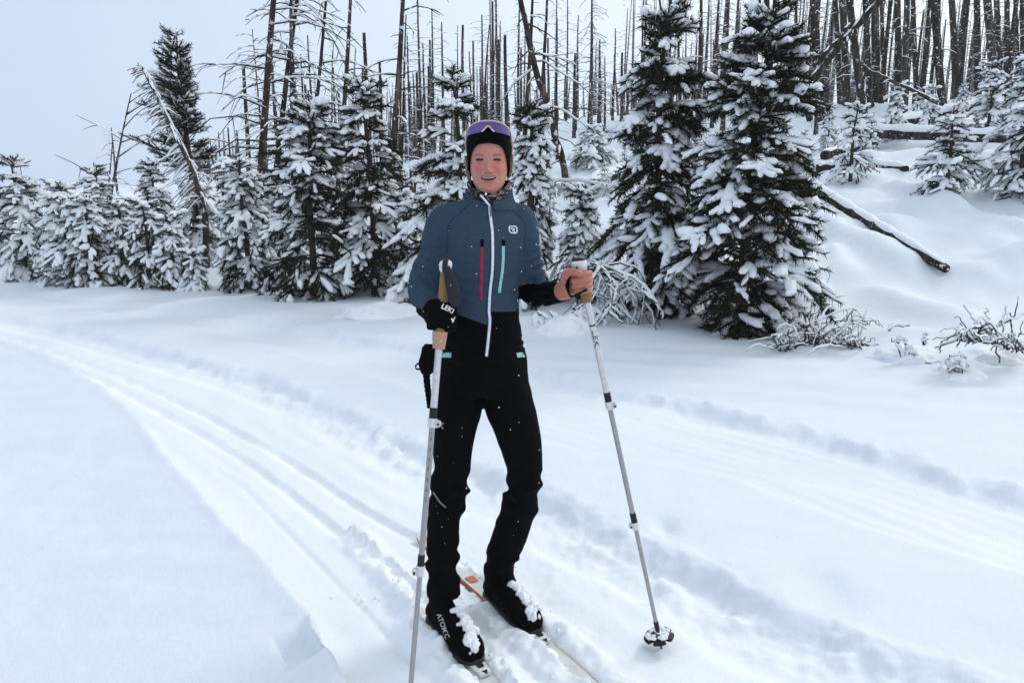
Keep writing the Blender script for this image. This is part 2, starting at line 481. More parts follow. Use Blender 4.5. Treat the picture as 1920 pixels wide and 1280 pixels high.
# ------------------------------------------------------------------ snow-laden young pines
def needles_on(P, R_, n, ln, wd, rng):
    """thin needle triangles round many finger polylines P (B,K,3)"""
    B, K, _ = P.shape
    uu = rng.rand(B, n) * (K - 1.001)
    i = uu.astype(int); f = (uu - i)[..., None]
    b = np.arange(B)[:, None]
    p = P[b, i] * (1 - f) + P[b, i + 1] * f
    T = P[b, i + 1] - P[b, i]; T /= np.linalg.norm(T, axis=2, keepdims=True) + 1e-9
    rd = rng.randn(B, n, 3); rd -= (rd * T).sum(2, keepdims=True) * T
    rd /= np.linalg.norm(rd, axis=2, keepdims=True) + 1e-9
    d = T * (0.45 + 0.5 * rng.rand(B, n, 1)) + rd * 0.85
    d /= np.linalg.norm(d, axis=2, keepdims=True)
    L = ln * (0.7 + 0.6 * rng.rand(B, n, 1))
    sd = np.cross(d, rng.randn(B, n, 3)); sd /= np.linalg.norm(sd, axis=2, keepdims=True) + 1e-9
    v = np.stack([p + sd * wd * .5, p - sd * wd * .5, p + d * L], 2).reshape(-1, 3)
    return v, np.arange(len(v)).reshape(-1, 3)

def pine(seed, h, rad, whorls=13, per=5, snow=0.8, droop=0.55, nn=30, clump=1.0, needle='needle', top=0.10, bare=0.03, side=None, fat=1.0, fd=8.5):
    """returns three meshes (trunk, needles, snow) of one young pine, base at the origin"""
    rng = np.random.RandomState(seed)
    tr, nd, sn = MB(), MB(), MB()
    K = 12
    zz = np.linspace(0, 1, K)
    lean = rng.randn(2) * 0.02 * h
    bend = np.stack([lean[0] * zz + 0.02 * h * np.sin(zz * 5 + rng.rand() * 6) * zz, lean[1] * zz, zz * h], -1)
    r0 = 0.014 * h + 0.015
    v, q = sweep(bend, r0 * (1 - zz) ** 0.8 + 0.007, 8, noise=.12, nsc=9); tr.add(v, q)
    def axis(t): return np.array([np.interp(t, zz, bend[:, k]) for k in range(3)])
    br, brr, fing, fr, wf = [], [], [], [], []
    pil, pr = [], []
    tl = np.linspace(bare, 1 - top, whorls) ** 0.92
    rad = rad * 1.10
    for wi, t in enumerate(tl):
        t = t + rng.randn() * 0.018
        wfac = rng.uniform(.72, 1.18)
        prof = (1 - t) ** 0.70 * (0.58 + 0.42 * sstep(0, 0.34, t))
        n = per + rng.randint(-1, 2)
        a0 = rng.rand() * 6.28
        for k in range(n):
            a = a0 + k / n * 6.283 + rng.randn() * 0.28
            L = max(0.10 * h ** 0.3, rad * prof * wfac * np.clip(1 + .26 * rng.randn(), .42, 1.55))
            if side is not None: L *= 1 + side[1] * math.cos(a - side[0])
            o = axis(t + rng.randn() * 0.022)
            dh = np.array((math.cos(a), math.sin(a), 0))
            rise = 0.25 + 0.55 * t ** 2 + rng.randn() * 0.08
            dr = droop * (1.25 - 0.75 * t) * (0.7 + 0.6 * rng.rand())
            if t > 0.86: rise, dr = 0.9, 0.25
            s = np.linspace(0, 1, 6)
            bp = o + dh * (L * s)[:, None] * (1 - 0.12 * dr * s[:, None] ** 2) + np.array((0, 0, 1)) * (L * (rise * s - dr * 1.25 * s ** 2))[:, None]
            br.append(bp); brr.append(np.linspace(0.007 + 0.010 * L, 0.004, 6))
            heavy = rng.rand() < snow * (.62 + .62 * t)
            nf = max(3, int(2 + L * fd))
            sidev = np.array((-dh[1], dh[0], 0))
            bl = []
            for j in range(nf):
                s0 = 0.22 + 0.76 * (j + rng.rand() * 0.6) / nf
                p0 = np.array([np.interp(s0, s, bp[:, c]) for c in range(3)])
                sg = 1 if j % 2 else -1
                ang = rng.uniform(0.45, 1.0)
                l = (0.11 + 0.38 * L * (1 - s0 * 0.62)) * rng.uniform(0.65, 1.3)
                d = dh * math.cos(ang) + sidev * sg * math.sin(ang)
                tang = rise - 2.5 * dr * s0
                d = d + np.array((0, 0, 1)) * (0.55 * tang + rng.randn() * 0.15)
                bl.append((p0, d / np.linalg.norm(d), l))
            tang = bp[5] - bp[4]; tang /= np.linalg.norm(tang)
            bl.append((bp[4], tang + np.array((0, 0, 0.1)), 0.16 + 0.10 * L))
            if rng.rand() < .5: bl.append((bp[2], tang * .7 + np.array((0, 0, 0.25)), 0.13 + 0.10 * L))
            for p0, d, l in bl:
                s5 = np.linspace(0, 1, 5)
                sag = rng.uniform(0.05, 0.38) * droop * 1.4
                fp = p0 + d * (l * s5)[:, None] + np.array((0, 0, 1)) * (-sag * l * s5 ** 2 + 0.06 * l * s5 ** 3)[:, None]
                fing.append(fp); fr.append(l)
                if heavy and rng.rand() < 0.86 or rng.rand() < snow * 0.35:
                    wf.append((fp, (0.017 + 0.060 * min(l, .40)) * rng.uniform(0.65, 1.4) * clump))
            if heavy and rng.rand() < 0.8:
                sa = rng.uniform(0.15, 0.4); ss = np.linspace(sa, min(1.04, sa + rng.uniform(.45, .8)), 6)
                pp = np.stack([np.interp(ss, s, bp[:, c]) for c in range(3)], -1)
                pil.append(pp); pr.append((0.030 + 0.060 * min(1.0, L)) * rng.uniform(0.7, 1.35) * clump)
    # leader shoot with a few upright fingers
    tp = axis(1 - top * .9)
    for k in range(5):
        a = k * 1.2566 + rng.rand()
        l = h * top * rng.uniform(.35, .6)
        s5 = np.linspace(0, 1, 5)[:, None]
        fp = tp + np.array((0, 0, h * top * .15 * k / 5)) + (np.array((math.cos(a) * .75, math.sin(a) * .75, .75)) * l) * s5
        fing.append(fp); fr.append(l)
        if rng.rand() < snow: wf.append((fp, 0.026 * clump))
    s5 = np.linspace(0, 1, 5)[:, None]
    fing.append(tp + (axis(1.0) - tp) * s5); fr.append(h * top)
    v, q = sweep(np.array(br), np.array(brr), 3); tr.add(v, q)
    Fp = np.array(fing)
    v, q = sweep(Fp, np.array(fr)[:, None] * 0 + np.array([.011, .012, .012, .010, .004]) * fat, 3); nd.add(v, q)
    v, t3 = needles_on(Fp, None, nn, 0.062 * fat, 0.0085 * fat, rng); nd.add(v, t=t3)
    if wf:
        P = np.array([w[0] for w in wf]); rr = np.array([w[1] for w in wf])
        K = 6
        u7 = np.linspace(0.02, 1.06, K)
        Pi = np.stack([np.stack([np.interp(u7, np.linspace(0, 1, 5), P[b, :, c]) for c in range(3)], -1) for b in range(len(P))])
        Pi[:, :, 2] += rr[:, None] * 0.55
        jit = 1 + 0.25 * (rng.rand(len(P), K) - .5)
        v, q = sweep(Pi, rr[:, None] * capsule_profile(K, 5)[None] * jit, 8, hi=0.9, lo=0.55, noise=.24, nsc=10); sn.add(v, q)
    for w_ in wf[::9]:       # a few heavy lumps where snow has slid together
        p_ = w_[0][rng.randint(2, 5)]; r_ = w_[1] * rng.uniform(1.2, 2.0)
        v, t3 = blob(p_ + np.array((0, 0, r_ * .35)), r_ * rng.uniform(.7, 1.25, 3) * np.array((1, 1, .75)), rng.randint(99), 2, .30); sn.add(v, t=t3)
    if pil:
        P = np.array(pil); rr = np.array(pr); P[:, :, 2] += rr[:, None] * 0.5
        jit = 1 + 0.35 * (rng.rand(len(P), 6) - .5)
        v, q = sweep(P, rr[:, None] * capsule_profile(6, 4)[None] * jit, 9, hi=0.85, lo=0.5, noise=.28, nsc=8); sn.add(v, q)
    return tr.mesh('trunk', M['bark_young']), nd.mesh('needles', M[needle], False), sn.mesh('snow_load', M['snow'])

def put_pine(label, meshes, loc, rz=0, sc=1.0, group=None, scz=None):
    t = thing('pine_tree', label, 'tree', loc, group, rz)
    t.scale = (sc, sc, scz or sc)
    for n, me in zip(('trunk', 'needles', 'snow_load'), meshes):
        o = link(n, me, t)
        if n != 'trunk': o['kind'] = 'stuff'
    return t
def stand(px, dist, top_py):
    """base point on the ground straight below pixel column px at a distance, and the height up to top_py"""
    x = (px - 960) / F * (dist / ray(px, 500)[1])
    z = Hs(x, dist)
    return np.array((x, dist, z)), W(px, top_py, dist)[2] - z

# hero pines: (label, px, distance, top pixel, half width px, seed, options)
PINES = [
 ('tallest snow laden pine on the right with dark open lower branches', 1392, 7.75, -15, 138, 11, dict(whorls=24, per=8, snow=.44, droop=.50, nn=56, clump=1.08, bare=.04, fd=12.5, fat=1.2)),
 ('broad dark pine directly left of the tallest pine, snow on its shoulders', 1228, 8.6, 5, 112, 12, dict(whorls=21, per=8, snow=.52, droop=.66, nn=54, clump=1.15, fd=12.5, fat=1.2)),
 ('pine behind the skier\'s right shoulder with long snowy arms', 862, 9.6, 130, 118, 13, dict(whorls=15, per=6, snow=.6, droop=.55, nn=46, clump=1.15, fd=11, fat=1.15)),
 ('narrow pine showing just right of the skier\'s head', 986, 9.3, 190, 58, 14, dict(whorls=15, per=6, snow=.55, droop=.8, nn=46, clump=1.15)),
 ('tall pine with dark lower half and leader tip beside the thick bare trunk', 702, 10.4, 128, 88, 15, dict(whorls=17, per=6, snow=.48, droop=.6, nn=50, clump=1.15, fd=11.5, fat=1.15)),
 ('broad pine left of centre, its dark skirt touching the drift', 590, 10.3, 172, 104, 16, dict(whorls=17, per=6, snow=.50, droop=.6, nn=50, clump=1.15, fd=11.5, fat=1.15)),
 ('white pine below the burnt trunk at left centre', 466, 11.0, 290, 78, 17, dict(whorls=14, per=6, snow=.74, droop=.75, nn=36, clump=1.0, needle='needle_frost')),
 ('tiny snow buried pine at the foot of the left row', 362, 11.0, 475, 26, 18, dict(whorls=7, per=4, snow=.76, droop=1.0, nn=22, clump=1.1, needle='needle_frost')),
 ('small drooping pine just left of the tiny buried pine', 326, 11.2, 410, 36, 19, dict(whorls=9, per=5, snow=.76, droop=1.0, nn=26, clump=1.1, needle='needle_frost')),
 ('heavily plastered pine in the middle of the left row', 277, 11.3, 388, 52, 20, dict(whorls=11, per=5, snow=.76, droop=.9, nn=30, clump=1.0, needle='needle_frost')),
 ('pine with drooping white gloves, fourth from the left picture edge', 232, 11.6, 384, 50, 21, dict(whorls=11, per=5, snow=.74, droop=.85, nn=30, clump=1.1, needle='needle_frost')),
 ('pine with a white arched crown, third from the left picture edge', 174, 11.4, 368, 56, 22, dict(whorls=12, per=5, snow=.74, droop=.8, nn=30, clump=1.2, needle='needle_frost')),
 ('spreading pine with low arms, second from the left picture edge', 128, 11.7, 350, 70, 23, dict(whorls=13, per=6, snow=.76, droop=.7, nn=34, clump=1.1, needle='needle_frost')),
 ('pine at the left picture edge with a bare leader tip', 46, 12.6, 303, 70, 24, dict(whorls=14, per=6, snow=.8, droop=.7, nn=30, clump=1.0, needle='needle_frost')),
 ('dark topped pine peering over the left row under the forked snag', 196, 15.0, 322, 52, 25, dict(whorls=13, per=6, snow=.7, droop=.6, nn=30, clump=1.1)),
 ('slim dark pine top between the forked snag and the bent snag', 300, 15.0, 305, 44, 26, dict(whorls=13, per=6, snow=.6, droop=.6, nn=30, clump=1.1)),
 ('bushy white pine below the bent snag', 374, 13.2, 352, 60, 27, dict(whorls=12, per=6, snow=.9, droop=.8, nn=30, clump=1.1, needle='needle_frost')),
 ('small pine filling the gap right of the white pine at left centre', 530, 11.6, 330, 56, 28, dict(whorls=12, per=6, snow=.75, droop=.7, nn=34, clump=1.15)),
 ('low dark pine between the two tall left centre pines', 652, 10.9, 400, 52, 29, dict(whorls=11, per=6, snow=.5, droop=.55, nn=36, clump=1.0)),
 ('low snowy pine right of the tall pine, left of the skier\'s elbow', 758, 11.4, 335, 58, 30, dict(whorls=11, per=6, snow=.76, droop=.7, nn=34, clump=1.15)),
 ('small snow crowned pine above the bare hand', 1090, 9.4, 355, 50, 31, dict(whorls=11, per=6, snow=.75, droop=.75, nn=36, clump=1.1)),
 ('small hazy white pine on the slope behind the arched log', 1106, 20.0, 236, 42, 32, dict(whorls=12, per=6, snow=.76, droop=.6, nn=26, clump=1.2, needle='needle_frost')),
 ('scraggly snowy sapling at the head of the leaning thin trunk', 1580, 14.2, 196, 44, 33, dict(whorls=8, per=4, snow=.76, droop=.6, nn=20, clump=1.25, needle='needle_frost')),
 ('small pine with a bare stump-like leader alone on the right slope', 1757, 12.6, 198, 56, 34, dict(whorls=9, per=6, snow=.8, droop=.55, nn=34, clump=1.1, top=.2)),
 ('snowy pine at the right picture edge', 1894, 12.4, 92, 66, 35, dict(whorls=14, per=6, snow=.76, droop=.65, nn=30, clump=1.0, needle='needle_frost')),
 ('round snowy pine beneath the trunks left of the right edge pine', 1822, 19.0, 112, 44, 36, dict(whorls=11, per=6, snow=.76, droop=.6, nn=28, clump=1.3, needle='needle_frost')),
 ('tiny sapling at the foot of the thick black trunks', 1653, 19.5, 158, 24, 37, dict(whorls=8, per=5, snow=.9, droop=.8, nn=20, clump=1.2, needle='needle_frost')),
 ('tiny sapling right of the grey trunk on the right slope', 1713, 20.5, 163, 20, 38, dict(whorls=7, per=5, snow=.9, droop=.8, nn=18, clump=1.2, needle='needle_frost')),
]
for label, px, dist, topy, hw, seed, kw in PINES:
    base, h = stand(px, dist, topy)
    rad = hw * mpp(450, dist)
    base = base - np.array((0, 0, 0.06))
    put_pine(label, pine(seed, h * (1.05 if px < 450 else 1.0) + 0.06, rad, **kw), base)

# background saplings that only show as hazy tops: three shared shapes
PROTO = [pine(60 + k, 2.4, 0.62, whorls=11, per=5, snow=.9, droop=.7, nn=22, clump=1.3, needle='needle_frost') for k in range(3)]
rng = np.random.RandomState(77)
BG = [(86, 19, 385), (116, 22, 372), (150, 17, 400), (60, 26, 372), (20, 20, 372), (255, 16.5, 372), (345, 17, 392), (420, 16, 395), (455, 19, 372), (505, 15, 340), (555, 17, 330), (625, 16, 335),
      (745, 15, 330), (800, 14, 330), (1030, 13, 345), (1062, 16, 318), (1130, 15, 300), (1165, 18, 270), (1300, 15, 250), (1335, 12, 330), (1490, 16, 240), (1535, 19, 195), (1610, 18, 205), (1690, 22, 165), (1770, 22, 150), (1870, 24, 120)]
SAPS = []
for k, (px, d, ty) in enumerate(BG):
    base, h = stand(px, d, ty)
    h = max(0.5, h)
    o = put_pine('sapling', PROTO[k % 3], base - np.array((0, 0, .05)), rng.rand() * 6.28, h / 2.4 * rng.uniform(.95, 1.1), 'half hidden background saplings', h / 2.4)
    SAPS.append((px, 'half hidden snowy sapling', o))

# ------------------------------------------------------------------ standing burnt trees
def snag(seed, h, r, nb=20, bl=0.9, lean=(0, 0), curve=0.02, bz=(0.15, 0.97), up=0.1, sag=0.5, snow=0.6, stub=0.3, fine=0, br_r=0.012, mat='char', tipr=0.25, snowr=1.0, twig='twig'):
    rng = np.random.RandomState(seed)
    K = 16
    zz = np.linspace(0, 1, K)
    P = np.stack([lean[0] * zz + curve * h * np.sin(zz * 4 + rng.rand() * 6) * zz * 0.5, lean[1] * zz, h * zz], -1)
    tr, bm_, sn = MB(), MB(), MB()
    rr = r * (1 - zz * (1 - tipr)); rr[0] *= 1.18
    v, q = sweep(P, rr, 9, noise=.07, nsc=5); tr.add(v, q)
    B, BR, SP, SR = [], [], [], []
    for k in range(nb):
        t = bz[0] + (bz[1] - bz[0]) * (k + rng.rand()) / nb
        o = np.array([np.interp(t, zz, P[:, c]) for c in range(3)])
        a = rng.rand() * 6.28
        L = bl * (1.15 - 0.75 * t) * rng.uniform(0.35, 1.15)
        if rng.rand() < stub: L = bl * rng.uniform(.08, .25)
        d = np.array((math.cos(a), math.sin(a), 0)); pd = np.array((-d[1], d[0], 0))
        s = np.linspace(0, 1, 7)
        u_ = up + rng.randn() * 0.12; g = sag * rng.uniform(.5, 1.3)
        kink = np.cumsum(rng.randn(7) * 0.025) * L
        bp = o + d * (L * s)[:, None] + pd * kink[:, None] + np.array((0, 0, 1)) * (L * (u_ * s + 0.35 * g * np.sin(s * 1.6) * .5 - g * s ** 2 * .8) + np.cumsum(rng.randn(7) * .012) * L)[:, None]
        w = br_r * (0.6 + 0.6 * L / max(bl, .01)) * np.linspace(1, .35, 7)
        B.append(bp); BR.append(w)
        if L > 0.18 * bl and rng.rand() < snow:
            SP.append(bp + np.array((0, 0, 1)) * (w[:, None] * 0.9)); SR.append((br_r * 1.25 * snowr + 0 * w) * (0.7 + .6 * rng.rand(7)) * np.array([.5, .9, 1, 1, .95, .85, .3]))
        for f in range(int(fine * L / max(bl, .01) + rng.rand())):
            s0 = rng.uniform(.3, .95)
            p0 = np.array([np.interp(s0, s, bp[:, c]) for c in range(3)])
            l2 = L * rng.uniform(.15, .4); sg = rng.choice((-1, 1))
            dd = d * rng.uniform(.2, .8) + pd * sg * rng.uniform(.3, .9) + np.array((0, 0, rng.uniform(-.9, .4)))
            fp = p0 + dd * (l2 * s)[:, None] + np.array((0, 0, -0.25)) * (l2 * s ** 2)[:, None]
            B.append(fp); BR.append(br_r * .55 * np.linspace(1, .4, 7))
            if rng.rand() < snow * .6:
                SP.append(fp + np.array((0, 0, br_r * .6))); SR.append(br_r * .9 * snowr * np.array([.5, .9, 1, 1, .95, .85, .3]))
    out = [('trunk', tr.mesh('trunk', M[mat]))]
    if B:
        v, q = sweep(np.array(B)[:, ::2], np.array(BR)[:, ::2], 4); bm_.add(v, q)
        out.append(('branches', bm_.mesh('branches', M[twig])))
    if SP:
        v, q = sweep(np.array(SP)[:, [0, 1, 3, 5, 6]], np.array(SR)[:, [0, 1, 3, 5, 6]], 5, hi=1, lo=.6, noise=.2, nsc=7); sn.add(v, q)
        out.append(('snow_load', sn.mesh('snow_load', M['snow'])))
    return out
def put_snag(label, parts, loc, rz=0, sc=1.0, group=None, name='burnt_tree'):
    t = thing(name, label, 'dead tree', loc, group, rz)
    t.scale = (sc, sc, sc) if not isinstance(sc, tuple) else sc
    for n, me in parts:
        o = link(n, me, t)
        if n != 'trunk': o['kind'] = 'stuff'
    return t
def snag_px(label, xt, yt, xb, yb, dist, wpx, seed, over=0.0, **kw):
    """a bare trunk from pixel (xb,yb) on or above the ground up to (xt,yt); over = metres of trunk above the frame"""
    Pt = W(xt, yt, dist); Pb = W(xb, yb, dist)
    d = Pt - Pb
    zb = Hs(Pb[0], dist) - 0.1
    k = (zb - Pb[2]) / d[2]
    base = Pb + d * k
    top = Pt + d / d[2] * over
    h = top[2] - base[2]
    return put_snag(label, snag(seed, h, wpx * 0.5 * mpp(200, dist), lean=(top[0] - base[0], 0), **kw), base)

L_ = dict(nb=34, bl=2.3, snow=.75, stub=.25, fine=5, br_r=.017, up=.15, sag=.65)
SNAGS = [
 ('thick burnt trunk with long snowy drooping limbs, left of centre', 516, 0, 492, 305, 15, 15, 101, 3, dict(L_, nb=40, bl=2.6, mat='char_brown')),
 ('dark leaning burnt trunk just right of the thick limbed trunk', 558, 0, 521, 305, 16, 11, 102, 3, dict(L_, bl=1.7)),
 ('grey blotched dead trunk third in the left centre cluster', 549, 20, 551, 300, 15.5, 10, 103, 2.0, dict(L_, bl=1.9, mat='char_grey', nb=44)),
 ('slender dead tree leaning right behind the broad pine', 613, 0, 588, 230, 17, 8, 104, 2.5, dict(L_, bl=1.7, nb=26)),
 ('straight bare burnt pole rising between two tall pines', 656, 0, 637, 290, 15, 9, 105, 3, dict(nb=20, bl=.9, snow=.35, stub=.5, mat='char_brown')),
 ('thick burnt trunk with level broken limbs above the tall pine', 754, 0, 736, 275, 15, 13, 106, 2, dict(nb=30, bl=1.4, snow=.55, stub=.3, fine=2, br_r=.017, mat='char_brown')),
 ('slim dark pole close to the right of the level limbed trunk', 765, 28, 752, 290, 18, 7, 107, 0, dict(nb=16, bl=.9, snow=.4)),
 ('second slim pole between the level limbed trunk and its neighbour', 759, 42, 748, 290, 19, 5, 108, 0, dict(nb=8, bl=.5, snow=.3)),
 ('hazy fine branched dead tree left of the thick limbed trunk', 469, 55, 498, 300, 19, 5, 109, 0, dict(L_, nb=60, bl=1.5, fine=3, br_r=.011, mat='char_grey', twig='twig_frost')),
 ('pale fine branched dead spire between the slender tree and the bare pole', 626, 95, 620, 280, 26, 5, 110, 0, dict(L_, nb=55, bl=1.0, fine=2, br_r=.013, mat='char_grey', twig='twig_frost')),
 ('thin grey spire right of the bare pole', 664, 90, 660, 260, 24, 5, 111, 0, dict(L_, nb=40, bl=.7, fine=1, br_r=.012, mat='char_grey')),
 ('forked dead tree standing alone over the left row of pines', 246, 175, 216, 330, 16, 6, 112, 0, dict(L_, nb=16, bl=1.4, up=.7, sag=.2, fine=2, br_r=.014, mat='char_grey')),
 ('small dead spire left of the forked dead tree', 211, 248, 204, 330, 17, 4, 113, 0, dict(L_, nb=20, bl=.8, fine=1, br_r=.010, mat='char_grey')),
 ('bare pole tip just left of the pine behind the skier', 861, 48, 858, 200, 22, 4, 114, 0, dict(nb=8, bl=.3, snow=.2)),
 ('short dark pole leaning right, left of the skier\'s pine', 796, 172, 780, 330, 20, 5, 115, 0, dict(nb=10, bl=.4, snow=.3)),
 ('black pole rising above the skier\'s head, right of the pair', 918, 46, 907, 230, 21, 6, 116, 0, dict(nb=10, bl=.35, snow=.2)),
 ('slim black pole above the skier\'s head beside the taller one', 928, 64, 925, 230, 22, 4, 117, 0, dict(nb=6, bl=.3, snow=.2)),
 ('thick black pole behind the bark patched leaning trunk', 996, 0, 984, 260, 19, 9, 118, 1.5, dict(nb=16, bl=.8, snow=.4)),
 ('thick straight black pole right of the bark patched leaning trunk', 1023, 0, 1010, 300, 19, 9, 119, 1.0, dict(nb=14, bl=.7, snow=.4)),
 ('medium black pole with short twigs right of centre', 1042, 34, 1045, 300, 22, 6, 120, 0, dict(nb=22, bl=.7, snow=.4)),
 ('tall hazy spire with fine level twigs in the middle of the forest', 1112, 0, 1103, 300, 27, 8, 121, .6, dict(L_, nb=95, bl=1.0, fine=2, br_r=.012, mat='char_grey', twig='twig_frost', up=-.05)),
 ('shorter hazy spire right of the tall middle spire', 1126, 74, 1122, 300, 30, 8, 122, 0, dict(L_, nb=70, bl=.9, fine=1, br_r=.013, mat='char_grey', twig='twig_frost')),
 ('thin black pole left of the broad dark pine tip', 1204, 0, 1203, 250, 20, 5, 123, 1, dict(nb=10, bl=.5, snow=.3)),
 ('dark pole behind the broad pine tip leaning left', 1238, 0, 1262, 250, 18, 7, 124, 1.5, dict(nb=12, bl=.6, snow=.4)),
 ('slim dark pole between the two big pines', 1273, 0, 1277, 250, 17, 6, 125, 2, dict(nb=14, bl=.8, snow=.4)),
 ('brown burnt trunk left of the tallest pine tip', 1315, 0, 1308, 260, 19, 9, 126, 2, dict(nb=24, bl=1.0, snow=.5, mat='char_brown')),
]
Z8 = lambda zx: 1400 + zx / 3.658
RIGHT = [  # right-hand stand, measured on the enlarged photograph: x top, x bottom, y bottom, width, material
 (450, 505, 850, 56, 'char', 'thick cracked black trunk with snow flecks, left in the right stand'),
 (605, 640, 700, 34, 'char', 'dark trunk behind the crossing log, right stand'),
 (655, 688, 730, 46, 'char_brown', 'smooth brown trunk in front of the crossing log'),
 (700, 803, 795, 46, 'char', 'curved black trunk leaning out over the snow, right stand'),
 (805, 850, 740, 38, 'char', 'straight black trunk right of the curved one'),
 (872, 890, 700, 52, 'char', 'thick black trunk in the middle of the right stand'),
 (930, 940, 660, 26, 'char_brown', 'slim brown trunk right of the thick middle trunk'),
 (1040, 1042, 720, 40, 'char', 'black trunk just left of the pale grey trunk'),
 (1097, 1076, 795, 40, 'char_grey', 'pale grey trunk with dark peeling bark on the right slope'),
 (1135, 1165, 610, 32, 'char_brown', 'slim trunk right of the pale grey trunk'),
 (1275, 1342, 715, 46, 'char', 'black trunk bowed to the left above the fallen pole'),
 (1318, 1322, 650, 22, 'char_brown', 'thin brown trunk behind the bowed black trunk'),
 (1410, 1432, 580, 42, 'char_brown', 'reddish brown trunk right of the bowed black trunk'),
 (1580, 1580, 470, 40, 'char', 'straight dark trunk above the round snowy pine'),
 (1645, 1690, 520, 52, 'char_grey', 'snow plastered trunk with ladder like branch stubs'),
 (1712, 1727, 500, 36, 'char', 'dark trunk right of the snow plastered trunk'),
 (1780, 1782, 330, 34, 'char_brown', 'brown trunk left of the picture edge pine'),
 (1838, 1852, 330, 24, 'char', 'thin black trunk over the picture edge pine'),
 (1900, 1898, 330, 40, 'char_brown', 'brown trunk cut by the right picture edge'),
 (130, 150, 700, 40, 'char', 'dark trunk half hidden by the tallest pine'),
 (265, 290, 620, 26, 'char_brown', 'slim brown trunk right of the tallest pine'),
 (345, 352, 640, 18, 'char', 'thin pole between the tallest pine and the cracked trunk'),
 (485, 470, 760, 30, 'char_grey', 'grey trunk hugging the thick cracked black trunk'),
]
for lab, xt, yt, xb, yb, dist, w, seed, over, kw in SNAGS:
    snag_px(lab, xt, yt, xb, yb, dist, w * 1.22, seed, over, **kw)
for k, (xt, xb, yb, w, mt, lab) in enumerate(RIGHT):
    p = hit(Z8(xb), yb / 3.658)
    dist = float(np.clip(p[1], 14, 30))
    snag_px(lab, Z8(xt), 0, Z8(xb), yb / 3.658, dist, w * 1.15 / 3.658, 200 + k, 3.0 + (k % 4) * .6, mat=mt, nb=26 if mt != 'char_grey' else 44, bl=.75 + .1 * (k % 4), snow=.6, stub=.45, fine=2, tipr=.62, br_r=.014)

# the leaning trunk right of the skier with patches of bark left on it
a, b = W(968, -8, 10.6), W(1058, 338, 12.4)
def leaning(label, a, b, r, seed, mat, nb, bl, name='leaning_trunk', snow_top=True, tip=.6, fine=2, br_r=.012):
    rng = np.random.RandomState(seed)
    a = np.asarray(a); b = np.asarray(b)
    t = np.linspace(0, 1, 18)[:, None]
    P = b + (a - b) * t + np.cumsum(rng.randn(18, 3) * .012, 0)
    base = P[0].copy(); P = P - base
    o = thing(name, label, 'dead tree', base)
    L = np.linalg.norm(a - b)
    rad = r * np.linspace(1, tip, 18)
    v, q = sweep(P, rad, 10, noise=.1, nsc=6)
    link('trunk', MB().add(v, q).mesh('trunk', M[mat]), o)
    B, BR, SP, SR = [], [], [], []
    for k in range(nb):
        tt = rng.uniform(.1, .97); p0 = np.array([np.interp(tt, t[:, 0], P[:, c]) for c in range(3)])
        an = rng.rand() * 6.28; l = bl * rng.uniform(.2, 1.1)
        d = np.array((math.cos(an), math.sin(an) * .7, rng.uniform(-.3, .35)))
        s = np.linspace(0, 1, 7)
        bp = p0 + d * (l * s)[:, None] + np.array((0, 0, 1)) * (-.35 * l * s ** 2 + np.cumsum(rng.randn(7) * .02) * l)[:, None]
        w = br_r * np.linspace(1, .35, 7)
        B.append(bp); BR.append(w)
        if rng.rand() < .7: SP.append(bp + np.array((0, 0, br_r * .9))); SR.append(br_r * 1.6 * np.array([.5, .9, 1, 1.1, .95, .85, .3]) * rng.uniform(.7, 1.3))
        for f in range(fine):
            s0 = rng.uniform(.3, .95); p1 = np.array([np.interp(s0, s, bp[:, c]) for c in range(3)])
            fp = p1 + (d * .4 + rng.randn(3) * .45) * (l * .35 * s)[:, None]
            B.append(fp); BR.append(w * .55)
    if B:
        v, q = sweep(np.array(B), np.array(BR), 5); link('branches', MB().add(v, q).mesh('branches', M['twig']), o)['kind'] = 'stuff'
    mb = MB()
    if SP:
        v, q = sweep(np.array(SP), np.array(SR), 6, hi=1, lo=.6, noise=.2, nsc=7); mb.add(v, q)
    if snow_top:
        up = np.array((0, 0, 1.0))
        jit = np.array([.9 + .3 * rng.rand() if rng.rand() < .85 else .25 for _ in range(18)])
        v, q = sweep(P + up * rad[:, None] * .80, rad * .55 * jit * capsule_profile(18, 8), 8, hi=.8, lo=.6, noise=.25, nsc=6); mb.add(v, q)
    if mb.n: link('snow_load', mb.mesh('snow_load', M['snow']), o)['kind'] = 'stuff'
    return o
leaning('long leaning dead trunk with patchy bark right of the skier\'s head', a, b, .058, 301, 'char_brown', 26, .9)
leaning('broken burnt log leaning steeply across the right stand', W(1690, -30, 17.5), W(1482, 192, 16.6), .085, 302, 'char', 4, .5, snow_top=True, tip=.9)
leaning('second thinner log leaning just above the broken log', W(1600, 40, 17.3), W(1536, 122, 16.8), .055, 303, 'char', 2, .4, tip=.85)
leaning('thin dark trunk slanting beside the tallest pine', W(1452, 0, 14.2), W(1516, 226, 13.4), .05, 304, 'char', 8, .6, snow_top=False)
leaning('thin fallen pole propped against the bowed black trunk', W(1612, 126, 19.0), W(1768, 193, 17.6), .05, 305, 'char_brown', 3, .4)
leaning('thin snowy branch slanting between trunks in the right stand', W(1520, 68, 15.5), W(1470, 100, 15.0), .03, 306, 'twig', 3, .3)

